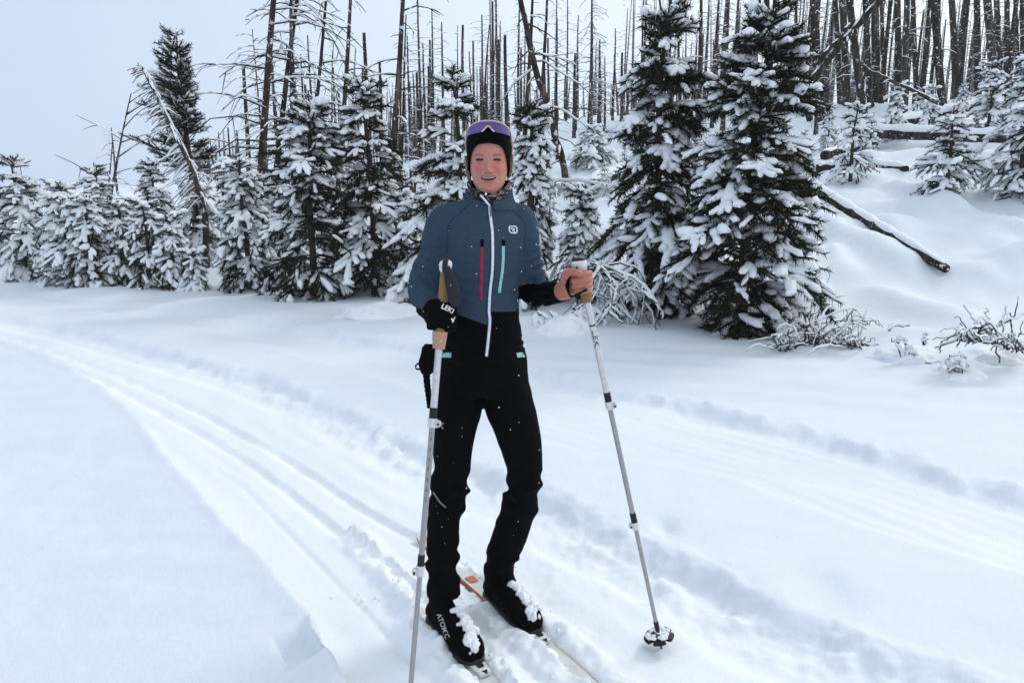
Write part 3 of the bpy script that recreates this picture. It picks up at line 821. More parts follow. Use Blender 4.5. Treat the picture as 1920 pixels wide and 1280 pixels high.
# the snow hung bent snag at left and the dark pine beside it
def curve_pts(pts, n):
    pts = np.asarray(pts); s = np.linspace(0, len(pts) - 1, n)
    return np.stack([np.interp(s, np.arange(len(pts)), pts[:, c]) for c in range(3)], -1)
D = 12.8
c = curve_pts([W(388, 520, D), W(385, 400, D), W(362, 320, D), W(335, 265, D), (W(302, 200, D)), W(272, 138, D), W(258, 118, D)], 26)
base = c[0].copy(); base[2] = Hs(base[0], base[1])
c = c - base
o = thing('bent_snag', 'thin dead tree bent to the left with combs of frosted twigs', 'dead tree', base)
k_ = np.linspace(0, 1, 26)
v, q = sweep(c, .055 * (1 - k_) + .008, 8, noise=.1, nsc=7)
link('trunk', MB().add(v, q).mesh('trunk', M['char_grey']), o)
rng = np.random.RandomState(9)
B, BR, SP, SR = [], [], [], []
for k in range(150):
    tt = rng.uniform(.22, .985); p0 = np.array([np.interp(tt, k_, c[:, i]) for i in range(3)])
    l = (0.10 + .42 * (1 - tt) ** .7) * rng.uniform(.6, 1.2)
    s = np.linspace(0, 1, 6)
    sx = -1 if rng.rand() < .72 else .6
    d = np.array((sx * rng.uniform(.4, 1), rng.uniform(-.8, .8), rng.uniform(-.55, .1)))
    bp = p0 + d * (l * s)[:, None] + np.array((0, 0, -.35)) * (l * s ** 2)[:, None]
    B.append(bp); BR.append(np.linspace(.009, .004, 6))
    if rng.rand() < .62: SP.append(bp + np.array((0, 0, .012))); SR.append(np.array([.009, .014, .016, .015, .012, .005]) * rng.uniform(.6, 1.35))
v, q = sweep(np.array(B), np.array(BR), 4); link('branches', MB().add(v, q).mesh('branches', M['twig_frost']), o)['kind'] = 'stuff'
mb = MB(); v, q = sweep(np.array(SP), np.array(SR), 6, hi=1, lo=.7, noise=.2, nsc=9); mb.add(v, q)
v, q = sweep(c + np.array((.022, 0, .03)), (.026 * (1 - k_) + .009) * (0.4 + 1.0 * rng.rand(26)), 7, hi=.9, lo=.6, noise=.25, nsc=7); mb.add(v, q)
link('snow_load', mb.mesh('snow_load', M['snow']), o)['kind'] = 'stuff'

base, h = stand(372, 13.6, 62)
tr, nd, sn = pine(43, h, 0.58, whorls=20, per=6, snow=.36, droop=.05, nn=50, clump=.85, bare=.42, side=(3.14, .38), fat=1.05)
put_pine('tall lopsided dark pine standing behind the bent snag', (tr, nd, sn), base)

# ------------------------------------------------------------------ hazy burnt forest on the hillside
FAR = []
for k in range(12):
    fine = k % 3 != 0
    FAR.append(snag(400 + k, 8.0, .085 if not fine else .07, nb=60 if fine else 14, bl=.85 if fine else .5, snow=.35, stub=.2 if fine else .6, fine=2 if fine else 0, br_r=.013, mat=('char', 'char_grey', 'char_brown')[k % 3], twig='twig_frost' if fine else 'twig', curve=.015, up=-.02, tipr=.3 if fine else .55))  # twiggy ones take the pale twig tone, haze partly painted into it
rng = np.random.RandomState(2024)
cnt = 0
FARS = []
def far_tree(px, dist, topy, kmin=0):
    global cnt
    base, h = stand(px, dist, topy)
    if h < 1.0: return
    s = h / 8.0
    k = rng.randint(12)
    w = s ** .5 * rng.uniform(.95, 1.5)
    look = ('tall' if topy < 60 else 'short') + (' black bare', ' grey twiggy', ' brown twiggy')[k % 3] + ' burnt tree'
    o = put_snag('burnt tree', FAR[k], base - np.array((0, 0, .1)), rng.rand() * 6.28, (w, w, s), 'hazy burnt trees on the hillside')
    FARS.append((px, look, o))
    cnt += 1
for k in range(72):            # middle, behind the skier
    px = rng.uniform(760, 1200)
    far_tree(px, rng.uniform(24, 50), rng.uniform(70, 235) if rng.rand() < .8 else rng.uniform(-60, 80))
for k in range(118):            # right hillside
    px = rng.uniform(1190, 1935)
    far_tree(px, rng.uniform(22, 55), rng.uniform(-160, 90) if rng.rand() < .8 else rng.uniform(60, 150))
for k in range(34):            # left centre
    px = rng.uniform(545, 790)
    far_tree(px, rng.uniform(26, 48), rng.uniform(130, 270))
for px, ty in [(428, 243), (437, 238), (446, 235), (420, 285), (413, 305), (461, 240), (407, 312), (8, 322), (18, 318), (62, 306), (64, 330), (30, 345), (118, 350), (234, 235), (196, 300)]:
    far_tree(px, rng.uniform(30, 42), ty)

MARKS = [(46, 'left edge pine'), (240, 'forked dead tree'), (372, 'tall lopsided pine'), (500, 'thick limbed trunk'), (590, 'broad left centre pine'), (656, 'straight bare pole'), (745, 'level limbed trunk'), (862, 'pine behind the skier'), (917, 'skier\'s head'), (1010, 'leaning patchy trunk'), (1110, 'tall middle spire'), (1228, 'broad dark pine'),
         (1392, 'tallest pine'), (1530, 'thick cracked trunk'), (1640, 'thick middle trunk'), (1697, 'pale grey trunk'), (1760, 'bowed black trunk'), (1822, 'round snowy pine'), (1894, 'right edge pine')]
ORD = ['first', 'second', 'third', 'fourth', 'fifth', 'sixth', 'seventh', 'eighth', 'ninth', 'tenth', 'eleventh', 'twelfth', 'thirteenth', 'fourteenth', 'fifteenth', 'sixteenth', 'seventeenth', 'eighteenth', 'nineteenth', 'twentieth']
def relabel(items):
    """number look-alikes outwards from the nearest landmark"""
    seen = {}
    for px, look, o in items:
        m = min(MARKS, key=lambda q: abs(q[0] - px))
        seen.setdefault((m, px >= m[0]), []).append((abs(px - m[0]), look, o))
    for (m, right), l in seen.items():
        l.sort(key=lambda q: q[0])
        for i, (d, look, o) in enumerate(l):
            o['label'] = f"{look}, {ORD[min(i, 19)]} to the {'right' if right else 'left'} of the {m[1]}"
for px, ty in [(480, 120), (535, 55), (571, 40), (584, 95), (601, 60), (642, 120), (682, 150), (700, 55), (722, 110), (775, 60), (792, 130), (886, 90), (950, 60)]:
    far_tree(px, rng.uniform(20, 25), ty)
relabel(FARS); relabel(SAPS)

# distant ranks too dense to count
mb, mt = MB(), MB()
rng = np.random.RandomState(31)
P_, R_, B_, BR_ = [], [], [], []
for k in range(430):
    dist = rng.uniform(52, 110)
    px = rng.uniform(720, 2050) if rng.rand() < .86 else rng.uniform(380, 720)
    if px > 1150: ty = rng.uniform(-40, 170)
    elif px > 720: ty = rng.uniform(150, 262)
    else: ty = rng.uniform(255, 318)
    base, h = stand(px, dist, ty)
    if h < 2: continue
    s = np.linspace(0, 1, 5)
    P_.append(base + np.stack([rng.randn() * .3 * s, 0 * s, h * s], -1)); R_.append(np.linspace(.12, .03, 5))
    for j in range(18):
        t = rng.uniform(.2, .98); a = rng.rand() * 6.28; l = (1.1 - .8 * t) * rng.uniform(.5, 1.2)
        p0 = base + np.array((0, 0, h * t)); s3 = np.linspace(0, 1, 3)
        B_.append(p0 + np.array((math.cos(a), math.sin(a), rng.uniform(-.3, .3))) * (l * s3)[:, None]); BR_.append([.02, .016, .008])
v, q = sweep(np.array(P_), np.array(R_), 5); mb.add(v, q)
v, q = sweep(np.array(B_), np.array(BR_), 3); mb.add(v, q)
o = link('distant_burnt_forest', mb.mesh('distant_burnt_forest', M['twig_frost']))  # far ranks: pale colour does much of the work of the haze
tag(o, 'faint ranks of far burnt trunks fading into haze', None, None, 'stuff')
# ------------------------------------------------------------------ fallen logs, brush and dead boughs in the snow
def log(label, pa, pb, r, seed, lift=0.0, snow=1.0, mat='char', gaps=0.0, sink=0.4):
    """a log between two ground points, half sunk, with a snow ridge along its top"""
    rng = np.random.RandomState(seed)
    a = np.array(pa, float); b = np.array(pb, float)
    K = 26
    t = np.linspace(0, 1, K)[:, None]
    P = a + (b - a) * t
    P[:, 2] += lift
    base = P[K // 2].copy(); P = P - base
    o = thing('fallen_log', label, 'log', base)
    tip = .8 if sink == .4 else sink
    v, q = sweep(P, r * np.linspace(1, tip, K), 12, noise=.08, nsc=5)
    mb = MB().add(v, q)
    for e, rr in ((0, r), (K - 1, r * .8)):
        n = len(v) // K
        ring = v[e * n:(e + 1) * n]; c = ring.mean(0)
        mb.add(np.vstack([ring, c]), t=[(i, (i + 1) % n, n) if e else ((i + 1) % n, i, n) for i in range(n)])
    link('trunk', mb.mesh('trunk', M[mat]), o)
    j = 0.85 + 0.35 * vnoise(np.arange(K) * .7, np.zeros(K), seed) * 2
    SP = P + np.array((.1 * r, .45 * r, .62 * r)); sr = r * np.linspace(1, tip, K) * 1.12 * snow * j * capsule_profile(K, 10, .3)
    v, q = sweep(SP, sr, 14, hi=1.0, lo=.25, noise=.12, nsc=5)
    link('snow_load', MB().add(v, q).mesh('snow_load', M['snow']), o)
    return o
def on(px, py, dz=0.0):
    p = hit(px, py); p[2] += dz; return p
log('charred log lying slantwise down the open slope at right', on(1511, 372, .25), on(1772, 520, .10), .095, 1, snow=.95, sink=.55)
log('long level log under a thick snow roll on the right slope', on(1598, 262, .18), on(1945, 278, .18), .13, 2, snow=1.35)
log('snow rounded log above the long level log', on(1650, 248, .12), on(1866, 203, .18), .13, 3, snow=1.55)
log('short log end jutting from the drift right of the tallest pine', on(1440, 590, .1), on(1500, 548, .14), .085, 4, snow=1.5)
log('low snow covered log behind the skier\'s elbow', on(722, 584, .05), on(800, 556, .06), .07, 5, snow=1.5)
log('slanting snowy log left of the broad dark pine', on(1105, 366, .2), on(1192, 336, .3), .12, 6, snow=1.3)
log('short charred log piece under the scraggly sapling', on(1530, 322, .05), on(1590, 318, .05), .09, 7, snow=1.1)
log('half buried snowy log piece left of the lone slope pine', on(1596, 312, .04), on(1700, 322, .04), .08, 8, snow=1.6)

def brush(label, centre, segs, seed, snow=.7, r=.009, name='brush', cat='shrub', mat='twig', sr=1.5):
    """a bundle of bare stems; segs = list of pixel polylines ((px,py,Y),...)"""
    rng = np.random.RandomState(seed)
    base = np.array(centre)
    o = thing(name, label, cat, base)
    B, BR, SP, SR = [], [], [], []
    for s in segs:
        pts = np.array([W(*p) for p in s]) - base
        c = curve_pts(pts, 9)
        c[1:-1] += rng.randn(7, 3) * .008
        w = r * rng.uniform(.7, 1.3) * np.linspace(1, .4, 9)
        B.append(c); BR.append(w)
        if rng.rand() < snow:
            SP.append(c + np.array((0, 0, r * .9))); SR.append(r * sr * np.array([.6, .9, 1, 1, 1.1, 1, .9, .7, .3]) * rng.uniform(.7, 1.3))
    v, q = sweep(np.array(B), np.array(BR), 5); link('stems', MB().add(v, q).mesh('stems', M[mat]), o)['kind'] = 'stuff'
    if SP:
        v, q = sweep(np.array(SP), np.array(SR), 6, hi=1.1, lo=.6, noise=.2, nsc=12); link('snow_load', MB().add(v, q).mesh('snow_load', M['snow']), o)['kind'] = 'stuff'
    return o
def spray(px, py, Y, n, spread, length, seed, lo=-.2, hi=2.6, droop=.5, depth=.25):
    rng = np.random.RandomState(seed); out = []
    for k in range(n):
        a = rng.uniform(lo, hi); l = length * rng.uniform(.4, 1.1)
        x0 = px + rng.uniform(-1, 1) * spread; y0 = py + rng.uniform(-4, 6)
        dx, dy = math.cos(a), -math.sin(a)
        dr = droop * l * rng.uniform(.2, 1)
        dY = rng.uniform(-1, 1) * depth
        Y0 = Y + rng.uniform(-1, 1) * depth * .6
        out.append([(x0, y0, Y0), (x0 + dx * l * .35, y0 + dy * l * .4, Y0 + dY * .4), (x0 + dx * l * .7, y0 + dy * l * .65 + dr * .3, Y0 + dY * .7), (x0 + dx * l, y0 + dy * l * .75 + dr, Y0 + dY)])
    return out
Yb = hit(1548, 655)[1]
segs = spray(1560, 648, Yb, 60, 55, 110, 1, .05, 3.05, .35) + spray(1470, 655, Yb, 26, 22, 70, 2, .2, 3.0, .3) + spray(1610, 655, Yb, 14, 14, 50, 3, .1, 3.0, .4) + [
    [(1500, 610, Yb), (1560, 590, Yb), (1600, 575, Yb), (1618, 600, Yb)], [(1464, 632, Yb), (1530, 605, Yb), (1600, 600, Yb), (1640, 600, Yb)],
    [(1610, 660, Yb), (1608, 630, Yb), (1615, 600, Yb), (1636, 598, Yb)], [(1575, 660, Yb), (1560, 630, Yb), (1540, 618, Yb)]]
brush('tangled bare bush arching over the drift, right of the tallest pine', hit(1548, 660), segs, 1, snow=.6, r=.0065)
Yt = hit(1530, 600)[1]
brush('upright thin twigs sprouting behind the tangled bush', hit(1532, 600), [[(1524, 600, Yt), (1526, 560, Yt), (1528, 520, Yt)], [(1532, 598, Yt), (1545, 555, Yt), (1556, 508, Yt)], [(1518, 600, Yt), (1523, 570, Yt), (1525, 545, Yt)], [(1530, 598, Yt), (1538, 580, Yt), (1541, 570, Yt)]], 2, snow=.0, r=.006)
Yc = hit(1800, 690)[1]
segs = [[(1874, 680, Yc), (1866, 640, Yc), (1856, 622, Yc)], [(1856, 625, Yc), (1830, 600, Yc), (1806, 572, Yc)], [(1856, 622, Yc), (1850, 600, Yc), (1848, 578, Yc)], [(1858, 620, Yc), (1885, 606, Yc), (1900, 590, Yc), (1909, 556, Yc)], [(1875, 612, Yc), (1884, 595, Yc), (1886, 574, Yc)],
        [(1860, 618, Yc), (1890, 600, Yc), (1922, 588, Yc)], [(1850, 622, Yc), (1800, 635, Yc), (1752, 652, Yc)], [(1845, 612, Yc), (1805, 620, Yc), (1766, 640, Yc)], [(1830, 636, Yc), (1860, 628, Yc), (1895, 622, Yc)], [(1880, 655, Yc), (1905, 640, Yc), (1915, 610, Yc), (1918, 600, Yc)], [(1765, 640, Yc), (1764, 652, Yc), (1762, 662, Yc)], [(1800, 628, Yc), (1796, 642, Yc), (1795, 652, Yc)]] + spray(1905, 655, Yc, 14, 14, 40, 5, .3, 2.8) + spray(1850, 640, Yc, 34, 50, 90, 7, .05, 3.0, .5)
brush('dead bush with forked upright twigs near the right picture edge', hit(1860, 685), segs, 3, snow=.55, r=.007)
Ye = hit(1795, 705)[1]
segs = [[(1780, 668, Ye), (1800, 662, Ye), (1812, 680, Ye), (1806, 700, Ye)], [(1776, 690, Ye), (1795, 704, Ye), (1815, 708, Ye)], [(1735, 680, Ye), (1760, 680, Ye), (1783, 674, Ye)], [(1790, 700, Ye), (1800, 680, Ye), (1808, 672, Ye)], [(1805, 708, Ye), (1815, 695, Ye), (1820, 705, Ye)], [(1798, 662, Ye), (1810, 670, Ye), (1818, 690, Ye)]] + spray(1795, 700, Ye, 16, 18, 50, 6, .3, 2.8, .8, .1)
brush('small snow coated root tangle at the trail edge, far right', hit(1795, 706), segs, 4, snow=.95, r=.008, sr=1.8)
Yf = hit(1690, 675)[1]
segs = [[(1690, 678, Yf), (1688, 660, Yf), (1682, 645, Yf), (1672, 636, Yf)], [(1695, 676, Yf), (1702, 660, Yf), (1712, 655, Yf)], [(1698, 650, Yf), (1706, 660, Yf), (1716, 672, Yf)], [(1666, 620, Yf), (1676, 612, Yf), (1690, 612, Yf), (1706, 610, Yf)], [(1700, 660, Yf), (1712, 666, Yf), (1726, 668, Yf)], [(1731, 645, Yf), (1732, 635, Yf), (1731, 628, Yf)], [(1680, 640, Yf), (1690, 636, Yf), (1702, 650, Yf)]]
brush('small snow capped stump with claw like roots between the two bushes', hit(1692, 680), segs, 5, snow=.9, r=.012, sr=1.9)
# the fallen pine top left of the tallest pine: arched snow coated boughs
Yg = 7.9
segs = []
rng = np.random.RandomState(12)
for k in range(17):
    x0, y0 = 1112 + rng.uniform(-12, 14), 500 + rng.uniform(-12, 14)
    ex = 1050 + k * 10.5 + rng.uniform(-22, 22); ey = 622 + rng.uniform(-45, 8)
    mx, my = (x0 + ex) / 2 + 26 + rng.uniform(-8, 14), (y0 + ey) / 2 - 26
    Yk = Yg + rng.uniform(-.25, .25)
    segs.append([(x0, y0, Yg), ((x0 + mx) / 2, (y0 + my) / 2 - 6, Yk), (mx, my, Yk), ((mx + ex) / 2 + 14, (my + ey) / 2, Yk), (ex, ey, Yk)])
for k in range(60):       # side twigs
    b_ = segs[rng.randint(17)]; i_ = rng.randint(1, 4); p_ = b_[i_]
    segs.append([p_, (p_[0] + rng.uniform(-10, 14), p_[1] + rng.uniform(4, 16), p_[2]), (p_[0] + rng.uniform(-18, 24), p_[1] + rng.uniform(16, 44), p_[2] + rng.uniform(-.08, .08))])
segs += [[(1108, 505, Yg), (1160, 492, Yg), (1195, 500, Yg), (1211, 530, Yg)], [(1100, 512, Yg), (1150, 512, Yg), (1200, 555, Yg), (1222, 590, Yg), (1226, 622, Yg)], [(1095, 520, Yg), (1140, 560, Yg), (1185, 598, Yg), (1212, 625, Yg)]]
brush('collapsed dead pine top with arched snow coated boughs beside the bare hand', hit(1130, 630), segs, 6, snow=.85, r=.0115, name='fallen_treetop', cat='dead tree', sr=1.35)
segs = []
for k in range(26):
    x0 = 1000 + rng.uniform(0, 120); y0 = 585 + rng.uniform(-10, 12)
    segs.append([(x0, y0, 7.9), (x0 + rng.uniform(-14, 22), y0 + 12, 7.85), (x0 + rng.uniform(-24, 40), y0 + 38 + rng.uniform(0, 12), 7.8)])
brush('low snow smothered brush under the jacket elbow at right', hit(1050, 628), segs, 7, snow=.9, r=.013, sr=2.2)
# level snowy bough with hanging twigs
Yh = 9.9
segs = [[(1015, 346, Yh), (1060, 340, Yh), (1110, 342, Yh), (1162, 356, Yh)]]
for k in range(22):
    x0 = 1022 + k * 6.2; segs.append([(x0, 346, Yh), (x0 + rng.uniform(-6, 10), 356, Yh), (x0 + rng.uniform(-12, 14), 366 + rng.uniform(0, 14), Yh)])
brush('level dead bough with hanging twigs under a snow roll, right of the skier\'s neck', W(1085, 345, Yh), segs, 8, snow=.8, r=.012, name='dead_bough', cat='branch', sr=2.4)

def mound(label, px, py, rx, ry, rz, seed, dz=0.0):
    p = hit(px, py)
    rz *= 1.7; dz -= rz * .55; rx *= 1.25; ry *= 1.25
    v, t3 = blob((0, 0, 0), (rx, ry, rz), seed, 4, .16)
    o = link('snow_mound', MB().add(v, t=t3).mesh('snow_mound', M['snow']), None, p + np.array((0, 0, dz)))
    tag(o, label, 'snow mound')
log('charred log half sunk beside the scraggly sapling', on(1545, 300, .10), on(1640, 280, .12), .10, 10, snow=1.2)
mound('rounded snow mound under the low brush right of the jacket', 1065, 618, .30, .25, .17, 3)
mound('smooth snow mound behind the elbow of the blue sleeve', 735, 588, .55, .35, .16, 4)
mound('bulging snow drift against the charred slope log', 1500, 470, .45, .4, .20, 5, -.02)
mound('snow heap where the short log end meets the drift', 1470, 545, .32, .3, .22, 6, .02)
mound('low snow hump under the root tangle at the far right', 1800, 700, .22, .2, .09, 7, -.02)
mound('low snow hump around the clawed stump between the bushes', 1700, 665, .26, .2, .11, 8, -.01)
mound('snow pillow lying among the stems of the right edge bush', 1880, 665, .35, .25, .10, 9, -.02)
mound('snow hump beneath the tangled bare bush', 1570, 655, .45, .25, .08, 10, -.02)
# ------------------------------------------------------------------ the skier
YB = 2.45
def ring_loft(rings, S=20):
    """closed loft: rings = list of (centre, x-axis vec, y-axis vec)"""
    a = np.arange(S) / S * 2 * np.pi
    V = np.array([c + np.outer(np.cos(a), ax) + np.outer(np.sin(a), ay) for c, ax, ay in rings]).reshape(-1, 3)
    K = len(rings); idx = np.arange(K * S).reshape(K, S)
    i0, i1 = idx[:-1], idx[1:]
    q = np.stack([i0, np.roll(i0, -1, 1), np.roll(i1, -1, 1), i1], -1).reshape(-1, 4)
    V = np.vstack([V, rings[0][0], rings[-1][0]]); n = K * S
    t = [((i + 1) % S, i, n) for i in range(S)] + [(idx[-1, i], idx[-1, (i + 1) % S], n + 1) for i in range(S)]
    return V, q, np.array(t)
def smooth_path(A, n):
    """Catmull-Rom resampling of rows of numbers"""
    A = np.asarray(A, float); P = np.vstack([2 * A[0] - A[1], A, 2 * A[-1] - A[-2]])
    out = []
    for s in np.linspace(0, len(A) - 1.0001, n):
        i = int(s); f = s - i
        p0, p1, p2, p3 = P[i:i + 4]
        out.append(0.5 * (2 * p1 + (p2 - p0) * f + (2 * p0 - 5 * p1 + 4 * p2 - p3) * f * f + (3 * p1 - p0 - 3 * p2 + p3) * f ** 3))
    return np.array(out)
def body_part(spec, n=None, S=22):
    """spec rows: px, py, Y, half width px, half depth m -> lofted volume (rings across the path)"""
    A = smooth_path(spec, n or len(spec) * 4)
    C = np.array([W(r[0], r[1], r[2]) for r in A])
    T = np.gradient(C, axis=0); T /= np.linalg.norm(T, axis=1)[:, None]
    rings = []
    for c, t, r in zip(C, T, A):
        ax = np.array((1.0, 0, 0)) - t * t[0]
        if np.linalg.norm(ax) < .35: ax = np.array((0, 0, 1.0)) - t * t[2]
        ax /= np.linalg.norm(ax); ay = np.cross(t, ax)
        rings.append((c, ax * r[3] * mpp(r[1], r[2]), ay * r[4]))
    return ring_loft(rings, S)
def tube_part(pts, rad, n=16, S=14, flat=1.0):
    A = smooth_path(np.column_stack([np.array(pts), np.array(rad)]), n)
    C, r = A[:, :3], A[:, 3]
    T = np.gradient(C, axis=0); T /= np.linalg.norm(T, axis=1)[:, None] + 1e-9
    rings = []
    for c, t, rr in zip(C, T, r):
        ref = np.array((0, 0, 1.0)) if abs(t[2]) < .9 else np.array((1.0, 0, 0))
        ax = np.cross(t, ref); ax /= np.linalg.norm(ax); ay = np.cross(ax, t)
        rings.append((c, ax * rr, ay * rr * flat))
    e0 = (C[0] - T[0] * r[0] * .5, rings[0][1] * .6, rings[0][2] * .6); e1 = (C[-1] + T[-1] * r[-1] * .5, rings[-1][1] * .6, rings[-1][2] * .6)
    return ring_loft([e0] + rings + [e1], S)
def ball(c, r, sub=3):
    v, t = blob((0, 0, 0), 1.0, 0, sub, 0.0)
    return v * np.asarray(r) + np.asarray(c), None, t
def fuse(parts, voxel, it=6, fac=0.5):
    """join closed volumes into one continuous skin"""
    mb = MB()
    for v, q, t in parts: mb.add(v, q, t)
    me = mb.mesh('tmp')
    ob = bpy.data.objects.new('tmp', me); COL.objects.link(ob)
    m = ob.modifiers.new('r', 'REMESH'); m.mode = 'VOXEL'; m.voxel_size = voxel
    if it:
        s = ob.modifiers.new('s', 'SMOOTH'); s.iterations = it; s.factor = fac
    dg = bpy.context.evaluated_depsgraph_get()
    ev = ob.evaluated_get(dg)
    out = bpy.data.meshes.new_from_object(ev)
    bpy.data.objects.remove(ob); bpy.data.meshes.remove(me)
    v = np.zeros(len(out.vertices) * 3, np.float32); out.vertices.foreach_get('co', v)
    n = np.zeros(len(out.vertices) * 3, np.float32); out.vertices.foreach_get('normal', n)
    out.polygons.foreach_set('use_smooth', np.ones(len(out.polygons), bool))
    return out, v.reshape(-1, 3).astype(float), n.reshape(-1, 3).astype(float)
def set_co(me, v):
    me.vertices.foreach_set('co', v.astype(np.float32).ravel()); me.update()

# ---- materials of the skier
def fabric(name, blue, black, kind):
    """two-tone stretch fabric: the colour fields follow the seams"""
    m, t, b = material(name)
    b.inputs['Roughness'].default_value = 0.9; b.inputs['Specular IOR Level'].default_value = 0.06
    at = N(t, 'ShaderNodeAttribute', attribute_name='panel')
    mixn = N(t, 'ShaderNodeMix', data_type='RGBA')
    nz = N(t, 'ShaderNodeTexNoise', inp={'Scale': 260.0, 'Detail': 2.0})
    tcn = N(t, 'ShaderNodeTexCoord'); t.links.new(tcn.outputs['Object'], nz.inputs['Vector'])
    c = ramp(t, nz.outputs[0], [(0.3, tuple(x * .82 for x in blue)), (0.7, tuple(x * 1.15 for x in blue))])
    t.links.new(c, mixn.inputs[6]); mixn.inputs[7].default_value = (*black, 1)
    th = N(t, 'ShaderNodeMapRange', inp={1: 0.47, 2: 0.53})
    t.links.new(at.outputs['Fac'], th.inputs[0])
    t.links.new(th.outputs[0], mixn.inputs[0]); t.links.new(mixn.outputs[2], b.inputs['Base Color'])
    bp = N(t, 'ShaderNodeBump', inp={'Strength': 0.25, 'Distance': 0.002}); t.links.new(nz.outputs[0], bp.inputs['Height'])
    t.links.new(bp.outputs[0], b.inputs['Normal'])
    return m
BLACK = (0.0030, 0.0030, 0.0038)
M['jacket'] = fabric('jacket_fabric', (0.040, 0.065, 0.098), BLACK, 0)
M['black'] = plain('black_fabric', BLACK, .9, spec=.05, bump=.3, bscale=180)
M['rubber'] = plain('black_rubber', (0.012, 0.012, 0.013), .55, spec=.3)
M['white_trim'] = plain('white_trim', (0.72, 0.75, 0.88), .5)
M['zip_red'] = plain('red_zip', (0.30, 0.018, 0.055), .5)
M['zip_teal'] = plain('teal_zip', (0.30, 0.55, 0.56), .5)
M['seam'] = plain('seam_thread', (0.012, 0.028, 0.055), .8)
M['grey_print'] = plain('grey_print', (0.22, 0.22, 0.23), .6)
M['white_print'] = plain('white_print', (0.82, 0.84, 0.86), .5)
M['frame'] = plain('pale_pink_frame', (0.62, 0.47, 0.47), .4)
M['hair'] = plain('blond_hair', (0.22, 0.17, 0.13), .6, bump=.5, bscale=300)
M['teeth'] = plain('teeth', (0.62, 0.53, 0.47), .35)
M['alu'] = plain('silver_shaft', (0.60, 0.61, 0.63), .38, metal=.35, spec=.5)
M['alu_low'] = plain('grey_shaft', (0.34, 0.34, 0.345), .42, metal=.5, spec=.5)
M['white_plastic'] = plain('white_plastic', (0.66, 0.67, 0.65), .4)
M['cork'] = plain('cork', (0.26, 0.15, 0.065), .85, bump=.8, bscale=220)
M['tan'] = plain('tan_foam', (0.46, 0.27, 0.19), .85, bump=.4, bscale=120)
M['ski_white'] = plain('ski_white', (0.60, 0.61, 0.60), .4, spec=.4, bscale=30)
M['orange'] = plain('ski_orange', (0.52, 0.13, 0.045), .35, spec=.5)
m, t, b = material('purple_mirror_lens')
b.inputs['Roughness'].default_value = 0.12; b.inputs['Metallic'].default_value = 0.45; b.inputs['Specular IOR Level'].default_value = .6
lw = N(t, 'ShaderNodeTexNoise', inp={'Scale': 14.0, 'Detail': 1.0})
tcn = N(t, 'ShaderNodeTexCoord'); t.links.new(tcn.outputs['Object'], lw.inputs['Vector'])
t.links.new(ramp(t, lw.outputs[0], [(.3, (.065, .038, .15)), (.7, (.13, .085, .25))]), b.inputs['Base Color'])
M['lens'] = m
m, t, b = material('gaiter_print')
nz = N(t, 'ShaderNodeTexNoise', inp={'Scale': 30.0, 'Detail': 3.0, 'Distortion': 2.0})
mp = N(t, 'ShaderNodeMapping', inp={'Scale': (1, 1, 2.2), 'Rotation': (0, .6, 0)})
tcn = N(t, 'ShaderNodeTexCoord'); t.links.new(tcn.outputs['Object'], mp.inputs[0]); t.links.new(mp.outputs[0], nz.inputs['Vector'])
t.links.new(ramp(t, nz.outputs[0], [(.52, BLACK), (.56, (.05, .045, .045)), (.62, (.26, .24, .24))]), b.inputs['Base Color'])
b.inputs['Roughness'].default_value = .9
M['gaiter'] = m
m, t, b = material('skin')
at = N(t, 'ShaderNodeAttribute', attribute_name='tone')
nz = N(t, 'ShaderNodeTexNoise', inp={'Scale': 90.0, 'Detail': 3.0}); tcn = N(t, 'ShaderNodeTexCoord'); t.links.new(tcn.outputs['Object'], nz.inputs['Vector'])
mul = N(t, 'ShaderNodeMix', data_type='RGBA', blend_type='MULTIPLY'); mul.inputs[0].default_value = 1.0
t.links.new(at.outputs['Color'], mul.inputs[6]); t.links.new(ramp(t, nz.outputs[0], [(.3, (.9, .87, .86)), (.7, (1, 1, 1))]), mul.inputs[7])
t.links.new(mul.outputs[2], b.inputs['Base Color'])
b.inputs['Roughness'].default_value = .5; b.inputs['Specular IOR Level'].default_value = .35
b.inputs['Subsurface Weight'].default_value = .12; b.inputs['Subsurface Radius'].default_value = (.8, .3, .2); b.inputs['Subsurface Scale'].default_value = .008
M['skin'] = m

person = thing('person', 'person in blue and black jacket and black trousers standing on skis, smiling', 'person', (float(FOOT_L[0] + FOOT_R[0]) / 2, float(FOOT_L[1] + FOOT_R[1]) / 2, 0.0))
PO = np.array(person.location)
def plink(name, me, parent=None):
    """link a mesh given in world coordinates under the person (or one of its parts)"""
    o = link(name, me, parent or person)
    if parent is None: o.location = -PO
    return o

